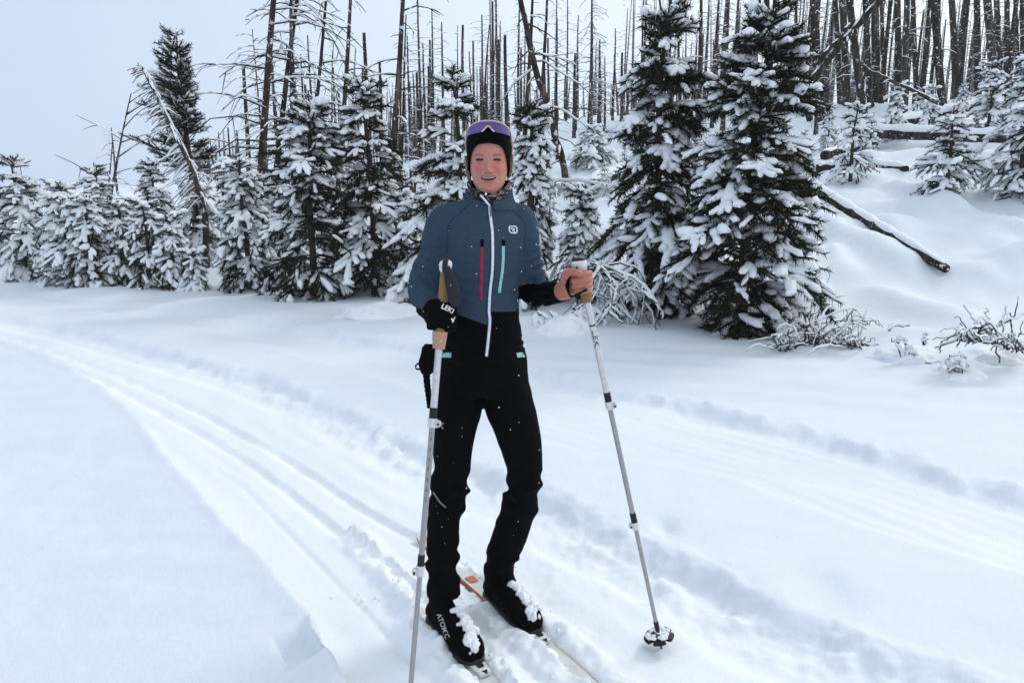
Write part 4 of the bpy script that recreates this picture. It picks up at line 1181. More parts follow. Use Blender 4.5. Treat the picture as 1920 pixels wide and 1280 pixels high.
# ---- head: horizontal sections from chin to crown, then facial relief
HC = W(917, 302, YB)                       # between the eyes, centre of the skull in depth set below
S1 = mpp(302, YB)
HT = np.array([  # z, half width, front, back   (metres from eye level, head centre)
 (-.1015, .008, .062, .02), (-.099, .024, .078, .03), (-.094, .0345, .086, .045), (-.085, .0425, .091, .055), (-.070, .0500, .093, .065), (-.055, .0545, .094, .072), (-.035, .0585, .094, .080), (-.015, .0610, .093, .088), (0, .0620, .092, .092),
 (.015, .0625, .093, .095), (.035, .0635, .093, .097), (.055, .063, .090, .097), (.075, .0595, .082, .092), (.095, .050, .066, .076), (.108, .036, .048, .056), (.116, .018, .025, .03), (.118, .004, .006, .006)])
HYC = YB
def head_pt(z, a, off=0.0):
    """surface point at height z (from eye level) and azimuth a (0 = towards the camera, + to picture right)"""
    z = np.asarray(z, float); a = np.asarray(a, float)
    w = np.interp(z, HT[:, 0], HT[:, 1]); f = np.interp(z, HT[:, 0], HT[:, 2]); bk = np.interp(z, HT[:, 0], HT[:, 3])
    s, c = np.sin(a), np.cos(a)
    e = 2.35
    d = np.where(c > 0, f, bk)
    r = (np.abs(s / (w + off)) ** e + np.abs(c / (d + off)) ** e) ** (-1 / e)
    return np.stack([HC[0] + r * s, HYC - r * c, HC[2] + z + np.where(z > .09, off * (z - .09) / .028, 0)], -1)
nz_, na_ = 170, 190
zl = np.concatenate([np.linspace(-.1015, -.075, 30, endpoint=False), np.linspace(-.075, .03, 110, endpoint=False), np.linspace(.03, .118, 30)])
al = np.linspace(-np.pi, np.pi, na_, endpoint=False); al = al - 0.42 * np.sin(al)
ZZ, AA = np.meshgrid(zl, al, indexing='ij')
P = head_pt(ZZ, AA)
X = P[..., 0] - HC[0]; Z = ZZ
front = sstep(0.1, 0.6, np.cos(AA))
g = lambda x, z, sx, sz: np.exp(-((X - x) / sx) ** 2 - ((Z - z) / sz) ** 2)
zs = Z + .0
mouth_c = -.0575 + .0062 * (np.abs(X) / .027) ** 2            # centre line of the smiling mouth
D_ = (0.0035 * g(0, .006, .007, .014) + .0135 * g(0, -.018, .0070, .014) + .0255 * g(0, -.034, .0098, .0095) + .0065 * (g(-.0125, -.037, .0062, .0065) + g(.0125, -.037, .0062, .0065))
      - .0105 * (g(-.0265, -.001, .013, .0085) + g(.0265, -.001, .013, .0085)) + .0052 * (g(-.027, .0015, .0095, .0042) + g(.027, .0015, .0095, .0042))
      + .0035 * (g(-.027, .014, .018, .006) + g(.027, .014, .018, .006)) + .0085 * (g(-.034, -.030, .016, .015) + g(.034, -.030, .016, .015))
      - .0045 * (g(-.030, -.050, .0045, .013) + g(.030, -.050, .0045, .013)) + .004 * g(0, -.048, .02, .006) + .0055 * g(0, -.0665, .019, .0045) + .006 * g(0, -.090, .016, .010) - .003 * g(0, -.077, .017, .005))
op = np.maximum(0, 1 - (np.abs(X) / .0245) ** 2) ** .6 * .0036
inm = (1 - sstep(op - .0012, op + .0012, np.abs(Z - mouth_c + .0012))) * (np.abs(X) < .0245)
D_ = D_ - .010 * inm
D_ = D_ - .0028 * np.exp(-((Z + .0005 - .0012 * np.cos(np.abs(X) / .0275 * 3)) / .0016) ** 2) * ((np.abs(np.abs(X) - .0275) < .012))
P[..., 1] -= D_ * front
skin = np.array((.53, .232, .178)); 
tone = np.tile(skin, (*X.shape, 1))
def blend(mask, col, k=1.0):
    global tone
    mm = np.clip(mask * k, 0, 1)[..., None] * front[..., None]
    tone = tone * (1 - mm) + np.array(col) * mm
blend(g(-.033, -.026, .018, .015) + g(.033, -.026, .018, .015), (.54, .130, .100), .8)
blend(g(0, -.034, .011, .011), (.52, .165, .12), .6)
blend(g(0, -.090, .02, .012), (.48, .18, .13), .4)
lip = (1 - sstep(.0030, .0050, np.abs(Z - mouth_c - op * 1.0 - .0012))) * (np.abs(X) < .0255) * sstep(.027, .019, np.abs(X))
blend(lip, (.40, .115, .10), .75)
lip2 = (1 - sstep(.0035, .0060, np.abs(Z - mouth_c + op * 1.25 + .0040))) * sstep(.026, .016, np.abs(X))
blend(lip2, (.42, .13, .115), .8)
blend(inm, (.035, .008, .008))
for sx in (-1, 1):
    ex = X * sx - .0275
    lid = -.0010 + .0018 * np.cos(ex / .0125 * 1.3)
    slit = (1 - sstep(.0024, .0038, np.abs(Z - lid))) * (1 - sstep(.0100, .0130, np.abs(ex)))
    blend(slit, (.020, .011, .010))
    brow = (1 - sstep(.0012, .0034, np.abs(Z - .0125 - .0028 * np.cos((ex - .002) / .014 * 1.4)))) * (1 - sstep(.011, .0165, np.abs(ex - .001)))
    blend(brow, (.20, .09, .055), .8)
    blend(np.exp(-((X * sx - .0058) / .0026) ** 2 - ((Z + .0425) / .0018) ** 2), (.10, .035, .03), .8)  # nostrils: shade of the openings painted into the skin tone
    blend(np.exp(-((X * sx - .0275) / .013) ** 2 - ((Z + .0075) / .003) ** 2), (.40, .17, .135), .4)
idx = np.arange(P[..., 0].size).reshape(P.shape[:2])
i0, i1 = idx[:-1], idx[1:]
hq = np.stack([i0, np.roll(i0, -1, 1), np.roll(i1, -1, 1), i1], -1).reshape(-1, 4)
head_v = P.reshape(-1, 3); head_tone = tone.reshape(-1, 3)

# ---- body under the clothes and the bare hand, one skin
def fpx(pts): return [W(*p) for p in pts]
palm_c = W(1085, 529, 2.262)
hand_parts = [
    tube_part(fpx([(1052, 546, 2.30), (1060, 543, 2.275), (1070, 536, 2.262)]), [.026, .027, .029], flat=1.15),
    tube_part(fpx([(1068, 534, 2.265), (1085, 528, 2.278), (1100, 526, 2.266)]), [.027, .026, .019], flat=1.35)]
for (yk, yt, r, xt) in ((512, 514, .0082, 1078), (523, 526, .0086, 1073), (534.5, 537, .0083, 1074), (545, 547, .0074, 1079)):
    hand_parts.append(tube_part(fpx([(1094, yk + 1, 2.276), (1105, yk, 2.252), (1106, yk, 2.224), (1097, (yk + yt) / 2, 2.206), (1086, yt, 2.203), (xt, yt + .5, 2.212)]), [r * 1.1, r * 1.12, r * 1.02, r, r * .95, r * .82], 22, 12))
hand_parts.append(tube_part(fpx([(1060, 535, 2.25), (1060, 520, 2.232), (1065, 511, 2.214), (1076, 510, 2.203), (1087, 513, 2.197)]), [.017, .0155, .0125, .0112, .0095], 20, 12))
hand_me, hv, hn = fuse(hand_parts, .0022, 1, .4)
inner = [body_part([(917, 352, 2.452, 26, .045), (917, 372, 2.452, 30, .05), (916, 400, 2.45, 60, .06), (912, 470, 2.45, 58, .08), (908, 560, 2.45, 52, .08), (907, 650, 2.45, 62, .085), (907, 715, 2.45, 68, .085)]),
         tube_part(fpx([(836, 412, 2.45), (820, 470, 2.46), (800, 540, 2.475), (820, 590, 2.30)]), [.028, .026, .022, .018]),
         tube_part(fpx([(972, 412, 2.45), (984, 470, 2.46), (996, 538, 2.485), (1010, 552, 2.455), (1054, 546, 2.28)]), [.028, .026, .022, .020, .018]),
         tube_part(fpx([(870, 712, 2.45), (850, 890, 2.43), (832, 1100, 2.37)]), [.05, .042, .03]),
         tube_part(fpx([(945, 712, 2.45), (983, 890, 2.45), (940, 1090, 2.54)]), [.05, .042, .03])]
inn_me, iv, _n = fuse(inner, .012, 3)
def faces_of(me):
    q, t = [], []
    for p in me.polygons:
        (q if len(p.vertices) == 4 else t).append(tuple(p.vertices))
    return q, t
mb = MB(); mb.add(head_v, hq)
q, t3 = faces_of(hand_me); mb.add(hv, q, t3)
q, t3 = faces_of(inn_me); mb.add(iv, q, t3)
me = mb.mesh('body', M['skin'])
hand_col = np.tile(np.array((.46, .178, .125)), (len(hv), 1))
hand_col *= (1 - .10 * sstep(.2, .9, noise3(hv * 40)))[:, None]
cols = np.vstack([head_tone, hand_col, np.tile(skin, (len(iv), 1))])
ca = me.color_attributes.new('tone', 'FLOAT_COLOR', 'POINT')
ca.data.foreach_set('color', np.column_stack([cols, np.ones(len(cols))]).astype(np.float32).ravel())
body = plink('body', me)
# teeth: a small curved strip behind the upper lip
u_ = np.linspace(-.0185, .0185, 19)
zt = -.0575 + .0062 * (np.abs(u_) / .027) ** 2
yy = np.interp(-.058, HT[:, 0], HT[:, 2]) - .0004 - 5.0 * u_ ** 2 + .0
V = np.concatenate([np.stack([HC[0] + u_, HYC - yy - dy, HC[2] + zt + dz], -1) for dz, dy in ((.0042, 0), (.0022, .0010), (.0004, .0004), (.0002, -.004))])
i = np.arange(19 * 4).reshape(4, 19)
qq = np.stack([i[:-1, :-1], i[1:, :-1], i[1:, 1:], i[:-1, 1:]], -1).reshape(-1, 4)
plink('teeth', MB().add(V, qq).mesh('teeth', M['teeth']))
# ears just below the hat and hair at the temples
for s in (-1, 1):
    v, t3 = blob((0, 0, 0), (.008, .016, .022), 5, 3, .12)
    plink('ear', MB().add(v + np.array((HC[0] + s * .0625, HYC + .005, HC[2] - .030)), t=t3).mesh('ear', M['skin']))
rng = np.random.RandomState(3)
mb = MB(); B = []
for s, z0, n in ((-1, -.005, 46), (1, .0, 46)):
    for k in range(n):
        a = s * rng.uniform(1.25, 1.75)
        z1 = rng.uniform(-.045, -.085) if s < 0 else rng.uniform(-.035, -.06)
        zz = np.linspace(z0 + .02, z1, 7)
        aa = a + s * .25 * np.linspace(0, 1, 7) ** 2 + rng.randn() * .03
        B.append(head_pt(np.maximum(zz, -.06), aa,   .005 + rng.rand() * .010) + np.array([(0, 0, z - max(z, -.06)) for z in zz]))
v, q = sweep(np.array(B), np.linspace(.0022, .0012, 7)[None], 4)
plink('hair', mb.add(v, q).mesh('hair', M['hair']))['kind'] = 'stuff'

# ---- hat
def hat_low(a):
    c = np.cos(a)
    return np.interp(np.abs(a), [0, .3, .45, .6, .75, .9, 1.1, 1.3, 1.9, 3.2], [.0510, .0470, .041, .030, .014, -.004, -.022, -.032, -.042, -.045])
aa = np.linspace(-np.pi, np.pi, 120, endpoint=False)
rows = []
for k in np.linspace(0, 1, 36):
    z = hat_low(aa) * (1 - k) + .118 * k
    off = .0065 + .0022 * np.sin(k * 3.1) + .0022 * np.exp(-(k / .05) ** 2) + .0010 * vnoise(aa * 6, k * 9 + 0 * aa, 3)
    rows.append(head_pt(z, aa, off) + np.stack([0 * aa, 0 * aa, .004 * k + 0 * aa], -1))
V = np.array(rows).reshape(-1, 3); idx = np.arange(36 * 120).reshape(36, 120); i0, i1 = idx[:-1], idx[1:]
q = np.stack([i0, np.roll(i0, -1, 1), np.roll(i1, -1, 1), i1], -1).reshape(-1, 4)
me = MB().add(V, q).mesh('hat', M['black'])
hat = plink('hat', me)
mo = hat.modifiers.new('thick', 'SOLIDIFY'); mo.thickness = .004; mo.offset = -1
# ---- sunglasses pushed up on the hat
glasses = thing('sunglasses', 'purple mirrored wraparound sunglasses pushed up on the black hat', 'sunglasses', W(916, 245, 2.36))
GO = np.array(glasses.location)
def glink(name, me, par=None):
    o = link(name, me, par or glasses)
    if par is None: o.location = -GO
    return o
uu = np.linspace(-1, 1, 81); vv_ = np.linspace(0, 1, 14)
def lens_edge(u):
    lo = .0325 + .0065 * (1 - np.abs(u)) ** .5 + .006 * sstep(.15, .5, np.abs(u)) * (1 - sstep(.5, 1, np.abs(u))) * -.4
    zlo = .0825 - .0135 * np.abs(u) ** 1.3 + .018 * np.exp(-(u / .12) ** 2) + .006 * sstep(.88, 1, np.abs(u))
    zhi = .1170 - .040 * np.abs(u) ** 2.0 - .006 * sstep(.88, 1, np.abs(u))
    return zlo, zhi
def lens_pt(u, k, off):
    zlo, zhi = lens_edge(u)
    z = zlo + (zhi - zlo) * k
    a = u * 1.22
    p = head_pt(np.minimum(z, .105), a, off)
    flat = head_pt(.075 + 0 * z, a, off)
    p[..., 0] = flat[..., 0] * .8 + p[..., 0] * .2
    p[..., 1] = flat[..., 1] * .55 + p[..., 1] * .45
    p[..., 2] = HC[2] + z
    return p
UU, VV = np.meshgrid(uu, vv_)
V = lens_pt(UU, VV, .0135)
idx = np.arange(V[..., 0].size).reshape(V.shape[:2])
q = np.stack([idx[:-1, :-1], idx[:-1, 1:], idx[1:, 1:], idx[1:, :-1]], -1).reshape(-1, 4)
o = glink('lens', MB().add(V, q).mesh('lens', M['lens'])); mo = o.modifiers.new('thick', 'SOLIDIFY'); mo.thickness = .0022; mo.offset = 0
mb = MB()
for k in (0.0, 1.0):
    pth = lens_pt(uu, 0 * uu + k, .014)
    if k == 1: v, q = sweep(pth, .0023, 8); mb.add(v, q)
for s in (-1, 1):
    pth = lens_pt(np.full(9, s * 1.0), np.linspace(0, 1, 9), .014); v, q = sweep(pth, .0022, 8); mb.add(v, q)
un = np.linspace(-.17, .17, 15); v, q = sweep(lens_pt(un, 0 * un, .015), .0026, 8); mb.add(v, q)
glink('frame', mb.mesh('frame', M['frame']))
for s in (-1, 1):
    a = s * np.linspace(1.22, 2.3, 12); z = np.linspace(.082, .012, 12)
    pth = head_pt(z, a, .0125); v, q = sweep(pth, .0030, 8, hi=1.6, lo=1.6)
    glink('temple_arm', MB().add(v, q).mesh('temple_arm', M['frame']))

# ---- neck gaiter
rg = []
for py, hw, dp in ((338, 37, .064), (346, 38, .068), (356, 38.5, .071), (366, 39, .072), (376, 40, .073), (388, 44, .075)):
    c_ = W(917, py, 2.455); s_ = mpp(py, 2.455)
    rg.append((c_, hw * s_, dp))
aa = np.linspace(-np.pi, np.pi, 80, endpoint=False); rows = []
for k in np.linspace(0, len(rg) - 1, 26):
    i = min(int(k), len(rg) - 2); f = k - i
    c_ = rg[i][0] * (1 - f) + rg[i + 1][0] * f; w_ = rg[i][1] * (1 - f) + rg[i + 1][1] * f; d_ = rg[i][2] * (1 - f) + rg[i + 1][2] * f
    fr_ = sstep(.0, 1.0, np.cos(aa))
    fold = .0035 * np.sin(k * 3.2 + 2 * np.sin(aa * 2)) * (1 if k > .6 else .3)
    x = c_[0] + (w_ + fold) * np.sin(aa); y = c_[1] - (d_ + fold) * np.cos(aa)
    z = c_[2] - fr_ * .034 * (1 - k / 5)          # dips under the chin
    rows.append(np.stack([x, y, z + 0 * x], -1))
V = np.array(rows).reshape(-1, 3); n_ = 26; idx = np.arange(n_ * 80).reshape(n_, 80); i0, i1 = idx[:-1], idx[1:]
q = np.stack([i0, np.roll(i0, -1, 1), np.roll(i1, -1, 1), i1], -1).reshape(-1, 4)
o = plink('neck_gaiter', MB().add(V, q).mesh('neck_gaiter', M['gaiter'])); mo = o.modifiers.new('thick', 'SOLIDIFY'); mo.thickness = .004; mo.offset = -1

# ---- jacket
torso = body_part([(917, 374, 2.455, 42, .072), (917, 381, 2.455, 54, .078), (916, 390, 2.455, 70, .084), (914, 402, 2.455, 82, .092), (912, 425, 2.45, 85, .108), (911, 455, 2.445, 80, .118), (909, 490, 2.445, 72, .118), (908, 525, 2.45, 67, .110), (907, 560, 2.45, 65, .106), (907, 590, 2.45, 67, .108), (907, 620, 2.45, 73, .114), (907, 650, 2.45, 80, .122), (907, 668, 2.45, 83, .124), (907, 674, 2.45, 83, .123)], 60, 40)
armR = body_part([(846, 399, 2.455, 20, .050), (830, 410, 2.455, 25, .060), (822, 440, 2.455, 30, .062), (817, 478, 2.462, 32, .061), (805, 508, 2.475, 34, .060), (798, 536, 2.475, 34, .058), (800, 558, 2.455, 33, .056), (808, 576, 2.41, 30, .052), (817, 588, 2.35, 27, .046), (823, 592, 2.30, 23, .040)], 44, 24)
armL = body_part([(964, 399, 2.455, 20, .050), (978, 408, 2.455, 25, .060), (983, 440, 2.455, 28, .062), (986, 478, 2.465, 29, .060), (991, 508, 2.48, 31, .058), (996, 532, 2.49, 31, .056), (1006, 550, 2.475, 28, .050), (1022, 552, 2.42, 26, .044), (1040, 549, 2.345, 24, .040), (1054, 546, 2.295, 21, .034)], 44, 24)
fa = tube_part(fpx([(798, 540, 2.485), (806, 570, 2.44), (816, 586, 2.36), (823, 592, 2.29)]), [.052, .052, .046, .040])
fl = tube_part(fpx([(997, 540, 2.49), (1008, 552, 2.46), (1028, 551, 2.40), (1050, 547, 2.305)]), [.050, .047, .042, .035])
jme, jv, jn = fuse([torso, armR, armL, fa, fl], .0075, 6, .5)
px_, py_ = project(jv)
# soft folds: creases across the bent sleeves, drape at the waist
slv = (sstep(0, 1, (838 - px_) / 12) + sstep(0, 1, (px_ - 978) / 10)) * sstep(430, 520, py_)
ph = np.where(px_ < 900, (py_ - .45 * (px_ - 790)) / 3.0, (py_ + .45 * (px_ - 1000)) / 3.0)
d_ = -.020 * slv * (1 - np.abs(np.sin(ph * .5 + 2.5 * vnoise(px_ / 16, py_ / 20, 3)))) ** 2 * np.clip(.55 + 1.6 * (vnoise(px_ / 22, py_ / 14, 4)), 0, 1.3)
d_ += .0075 * fbm(px_ / 42, py_ / 60, 5, 3) * sstep(400, 470, py_)
d_ += .0022 * sstep(560, 640, py_) * np.sin((py_ - .45 * px_) / 4.5 + 5 * vnoise(px_ / 30, py_ / 30, 6)) * (px_ > 840) * (px_ < 980)
d_ += .0030 * np.exp(-((py_ - 530) / 45) ** 2) * np.sin((py_ + .3 * np.abs(px_ - 910)) / 3.6 + 5 * vnoise(px_ / 25, py_ / 25, 7)) * (np.abs(px_ - 910) < 62)
set_co(jme, jv + jn * d_[:, None])
jme.materials.clear(); jme.materials.append(M['jacket'])
# colour panels (0 blue, 1 black) by the seam lines of the garment
line = np.where(px_ < 917, 588 + (px_ - 855) * .37, 584.0 + 0 * px_)
pan = .5 + (py_ - line) / 7.0
armLm = px_ > 972 + np.maximum(0, 470 - py_) * .5
seamL = 536 - .20 * (px_ - 975)
pan = np.where(armLm & (py_ > 440), .5 + (py_ - seamL) / 7.0, pan)
armRm = px_ < 846
pan = np.where(armRm & (py_ < 615), .5 + ((py_ - 560) - (px_ - 772) * 1.0 - 10) / 9.0, pan)
pan = np.where((px_ > 968) & (py_ > 580), 1.0, pan)
back = jv[:, 1] > YB + .03
pa = jme.attributes.new('panel', 'FLOAT', 'POINT'); pa.data.foreach_set('value', np.clip(pan, 0, 1).astype(np.float32))
jacket = plink('jacket', jme)
bvh_j = BVHTree.FromPolygons([Vector(v) for v in (jv + jn * d_[:, None])], [tuple(p.vertices) for p in jme.polygons])

def on_surface(bvh, pts, lift=.0):
    out = []
    for px, py in pts:
        r = Vector(ray(px, py)).normalized()
        h = bvh.ray_cast(Vector(CAM), r, 12)
        if h[0] is None:
            out.append(out[-1] if out else W(px, py, YB)); continue
        out.append(np.array(h[0]) - np.array(r) * lift)
    return np.array(out)
def dense(pts, n):
    return smooth_path(np.array(pts, float), n)
def ribbon(bvh, pts, wpx, n=40, h=.0016, mat=None, name='trim', parent=None, smooth=True):
    """a flat strip with thickness laid on a surface along a pixel line"""
    D2 = dense(pts, n) if smooth else curve_pts(np.column_stack([np.array(pts, float), np.zeros(len(pts))]), n)[:, :2]
    T = np.gradient(D2, axis=0); T /= np.linalg.norm(T, axis=1)[:, None] + 1e-9
    Nn = np.stack([-T[:, 1], T[:, 0]], -1)
    rows = [on_surface(bvh, D2 + Nn * wpx * s * .5, l) for s, l in ((-1, -.001), (-1, h), (-.5, h * 1.3), (0, h * 1.45), (.5, h * 1.3), (1, h), (1, -.001))]
    V = np.array(rows); idx = np.arange(V[..., 0].size).reshape(V.shape[:2])
    q = np.stack([idx[:-1, :-1], idx[1:, :-1], idx[1:, 1:], idx[:-1, 1:]], -1).reshape(-1, 4)
    me = MB().add(V, q).mesh(name, mat)
    return link(name, me, parent)
zipper = [(918, 386), (919, 402), (921.5, 420), (923.5, 440), (924, 482), (922.6, 514), (919, 545), (917, 583), (918.5, 600), (916, 632), (912, 668)]
ribbon(bvh_j, zipper, 8.5, 70, .0008, M['seam'], 'zip_placket', jacket)
ribbon(bvh_j, zipper, 5.0, 70, .003, M['white_trim'], 'zipper', jacket)
ribbon(bvh_j, [(919, 386), (919.5, 398), (920, 406)], 3.0, 8, .006, M['grey_print'], 'zip_pull', jacket)
ribbon(bvh_j, [(903.8, 463), (903.2, 500), (902, 535), (901, 562)], 6.2, 24, .002, M['zip_red'], 'pocket_zip', jacket)
ribbon(bvh_j, [(903.8, 449), (903.8, 463)], 6.0, 5, .003, M['black'], 'zip_garage', jacket, False)
ribbon(bvh_j, [(943.8, 461), (943.5, 490), (941, 515), (938, 535), (936.5, 549)], 5.4, 24, .002, M['zip_teal'], 'pocket_zip', jacket)
ribbon(bvh_j, [(944.5, 450), (944, 461)], 6.6, 5, .003, M['black'], 'zip_garage', jacket, False)
for pts in ([(884, 380), (870, 392), (854, 407), (841, 424), (838, 448), (837, 475)], [(950, 384), (962, 393), (976, 408), (985, 424), (984, 450), (982, 476)]):
    ribbon(bvh_j, pts, 1.8, 30, .0006, M['seam'], 'seam', jacket)
ribbon(bvh_j, [(828.5, 665), (846, 665.5)], 9.5, 6, .002, M['zip_teal'], 'hem_tab', jacket, False)
ribbon(bvh_j, [(969.5, 666), (988, 664)], 9.0, 6, .002, M['zip_teal'], 'hem_tab', jacket, False)
ribbon(bvh_j, [(1044, 556), (1046, 545), (1051, 536)], 2.6, 10, .0012, M['white_trim'], 'cuff_stripe', jacket)
# chest emblem: rounded outline with an open corner and an angular r-shaped bar
cx0, cy0 = 962, 430.5
out_ = [(955.2, 424.5), (966, 424.2), (969.3, 427), (969.4, 435), (967, 437.2), (958.5, 436.6), (955, 432.5), (954.6, 426.5), (955.2, 424.5)]
ribbon(bvh_j, out_, 1.9, 40, .0012, M['white_print'], 'emblem_outline', jacket, False)
ribbon(bvh_j, [(956, 428.6), (961, 428.2), (964.6, 429.2), (964.2, 431.2), (960.5, 432.2)], 1.7, 14, .0012, M['white_print'], 'emblem_mark', jacket, False)
ribbon(bvh_j, [(961, 432), (963.5, 433.5), (966, 436)], 1.7, 8, .0012, M['white_print'], 'emblem_mark', jacket, False)

# collar: a standing band, open and folded outwards at the throat
aa = np.linspace(.20, 2 * np.pi - .34, 70)
rows = []
for k, (py, hw, dp, cyy) in enumerate(((394, 60, .090, 2.455), (383, 50, .088, 2.455), (373, 45.5, .086, 2.458), (363, 43.5, .086, 2.46), (353, 43, .087, 2.462))):
    c_ = W(917, py, cyy); s_ = mpp(py, cyy)
    fr_ = sstep(.1, 1.0, np.cos(aa))
    x = c_[0] + hw * s_ * np.sin(aa); y = c_[1] - (dp + .004 * k * 0) * np.cos(aa)
    z = c_[2] - fr_ * (.010 * k) + 0 * aa
    rows.append(np.stack([x, y, z], -1))
V = np.array(rows); idx = np.arange(V[..., 0].size).reshape(V.shape[:2])
q = np.stack([idx[:-1, :-1], idx[:-1, 1:], idx[1:, 1:], idx[1:, :-1]], -1).reshape(-1, 4)
cme = MB().add(V, q).mesh('collar', M['jacket'])
cme.attributes.new('panel', 'FLOAT', 'POINT')
o = link('collar', cme, jacket); mo = o.modifiers.new('thick', 'SOLIDIFY'); mo.thickness = .005; mo.offset = 0
mo = o.modifiers.new('sub', 'SUBSURF'); mo.levels = 2; mo.render_levels = 2
pe = np.array([W(901, 366, 2.362), W(910, 376, 2.356), W(918, 386, 2.352)]); v, q = sweep(curve_pts(pe, 12), .0034, 6); link('collar_zip', MB().add(v, q).mesh('collar_zip', M['white_trim']), jacket)

# ---- trousers
waist = body_part([(907, 640, 2.45, 70, .108), (907, 665, 2.45, 80, .119), (907, 690, 2.45, 84, .124), (906, 712, 2.45, 87, .124), (905, 730, 2.45, 86, .115)], 20, 32)
legR = body_part([(868, 700, 2.45, 42, .105), (860, 730, 2.45, 48, .108), (856, 765, 2.448, 47, .102), (853, 800, 2.444, 41.5, .092), (849, 845, 2.435, 36.5, .080), (847.5, 880, 2.425, 33, .074), (843, 908, 2.415, 36, .074), (841, 930, 2.41, 37.5, .074), (837, 950, 2.41, 34, .070), (832.5, 972, 2.41, 31.5, .066), (831, 1005, 2.405, 31, .062), (830, 1035, 2.395, 29.5, .059), (830, 1055, 2.387, 31.5, .062), (830, 1066, 2.383, 29, .058), (831, 1090, 2.375, 31, .060), (832, 1116, 2.368, 32, .062)], 60, 28)
legL = body_part([(938, 700, 2.45, 42, .105), (948, 730, 2.45, 47, .108), (957, 765, 2.45, 45.5, .102), (968, 800, 2.45, 42.5, .094), (977, 835, 2.45, 38.5, .084), (982.5, 865, 2.45, 35, .078), (983.5, 895, 2.455, 33, .074), (981, 922, 2.46, 31, .072), (977, 942, 2.465, 34, .072), (969, 965, 2.475, 33, .068), (961, 990, 2.485, 33, .066), (952, 1016, 2.50, 32.5, .062), (943, 1036, 2.512, 29.5, .058), (940, 1048, 2.52, 28.5, .058), (938, 1075, 2.535, 29, .060), (937, 1106, 2.55, 29.5, .062)], 60, 28)
tme, tv, tn = fuse([waist, legR, legL], .0075, 4, .5)
px_, py_ = project(tv)
kn = np.exp(-((py_ - 925) / 38) ** 2) + .9 * np.exp(-((py_ - 1058) / 34) ** 2)
d_ = .0085 * kn * np.sin((py_ + .35 * (px_ - 900)) / 6.5 + 3 * vnoise(px_ / 18, py_ / 18, 3)) + .005 * fbm(px_ / 30, py_ / 46, 9, 3)
set_co(tme, tv + tn * d_[:, None])
tme.materials.clear(); tme.materials.append(M['black'])
trousers = plink('trousers', tme)
bvh_t = BVHTree.FromPolygons([Vector(v) for v in (tv + tn * d_[:, None])], [tuple(p.vertices) for p in tme.polygons])
for ang in (45, 135, 225, 315):      # four-petal emblem on the thigh
    c_, s_ = math.cos(R(ang + 8)), math.sin(R(ang + 8))
    ribbon(bvh_t, [(826 + 2 * c_, 797 + 2 * s_), (826 + 8 * c_, 797 + 8 * s_)], 2.6, 6, .0012, M['grey_print'], 'emblem_petal', trousers, False)
ribbon(bvh_t, [(812, 922), (818, 931), (825, 941), (836, 951)], 2.6, 20, .0012, M['grey_print'], 'reflective_piping', trousers)

# ---- boots with clinging snow
def boot(foot, lab, seed):
    L0, L1 = -.135, .165
    def fp(a, w, z): return np.array((foot[0] + SKI_D[0] * a + SKI_N[0] * w, foot[1] + SKI_D[1] * a + SKI_N[1] * w, z))
    rings = []
    z0 = .030
    for a, hw, hh in ((-.148, .020, .045), (-.138, .036, .068), (-.10, .044, .090), (-.05, .045, .098), (0, .049, .092), (.05, .054, .078), (.09, .055, .066), (.13, .050, .056), (.158, .040, .046), (.174, .020, .030)):
        rings.append((fp(a, 0, z0 + hh * .5), np.append(SKI_N, 0) * hw, np.array((0, 0, hh * .5 + .004))))
    foot_l = ring_loft(rings, 24)
    sh = []
    for z, a, r1, r2 in ((.06, -.085, .050, .038), (.10, -.083, .050, .039), (.14, -.080, .050, .041), (.175, -.078, .052, .043), (.20, -.076, .052, .044)):
        sh.append((fp(a, 0, z), np.append(SKI_D, 0) * r1, np.append(SKI_N, 0) * r2))
    sh_l = ring_loft(sh, 24)
    inst = tube_part([fp(-.07, 0, .11), fp(-.01, 0, .09), fp(.05, 0, .065)], [.038, .036, .03], 12, 16)
    me, v, n = fuse([foot_l, sh_l, inst], .0045, 4, .5)
    me.materials.clear(); me.materials.append(M['black'])
    b = link('boot', me, person, -PO); b['label'] = lab
    bv = BVHTree.FromPolygons([Vector(x) for x in v], [tuple(p.vertices) for p in me.polygons])
    # sole
    so_ = []
    for a, hw in ((-.153, .026), (-.125, .042), (-.04, .043), (.05, .052), (.10, .053), (.15, .044), (.182, .020)):
        so_.append((fp(a, 0, .030), np.append(SKI_N, 0) * hw, np.array((0, 0, .010))))
    v2, q2, t2 = ring_loft(so_, 20); link('sole', MB().add(v2, q2, t2).mesh('sole', M['rubber']), b)
    # heel loop panel in grey rubber
    v2, q2 = sweep(np.array([fp(-.142, 0, .05), fp(-.145, 0, .09), fp(-.138, 0, .14)]), .016, 8); link('heel_panel', MB().add(v2, q2).mesh('heel_panel', M['rubber']), b)
    rng = np.random.RandomState(seed); cl_ = []
    for k in range(90):
        a = rng.uniform(-.005, .172); w = rng.normal(-.012 - .012 * math.sin(a * 30), .012)
        h = bv.ray_cast(Vector(fp(a, w, .5)), Vector((0, 0, -1)), 1)
        if h[0] is None: continue
        r = .0025 + .010 * rng.rand() ** 2.2
        v3, t3 = blob(np.array(h[0]) + np.array((0, 0, r * .2)), r * 1.25 * rng.uniform(.7, 1.3, 3), k, 2, .35); cl_.append((v3, None, t3))
    cme_, cv_, cn_ = fuse(cl_, .0030, 1, .4)
    set_co(cme_, cv_ + cn_ * (.0022 * noise3(cv_ * 260) + .0016 * noise3(cv_ * 520))[:, None]); cme_.materials.clear(); cme_.materials.append(M['clump'])
    o = link('snow_clumps', cme_, b); o['kind'] = 'stuff'
    return b, bv, fp
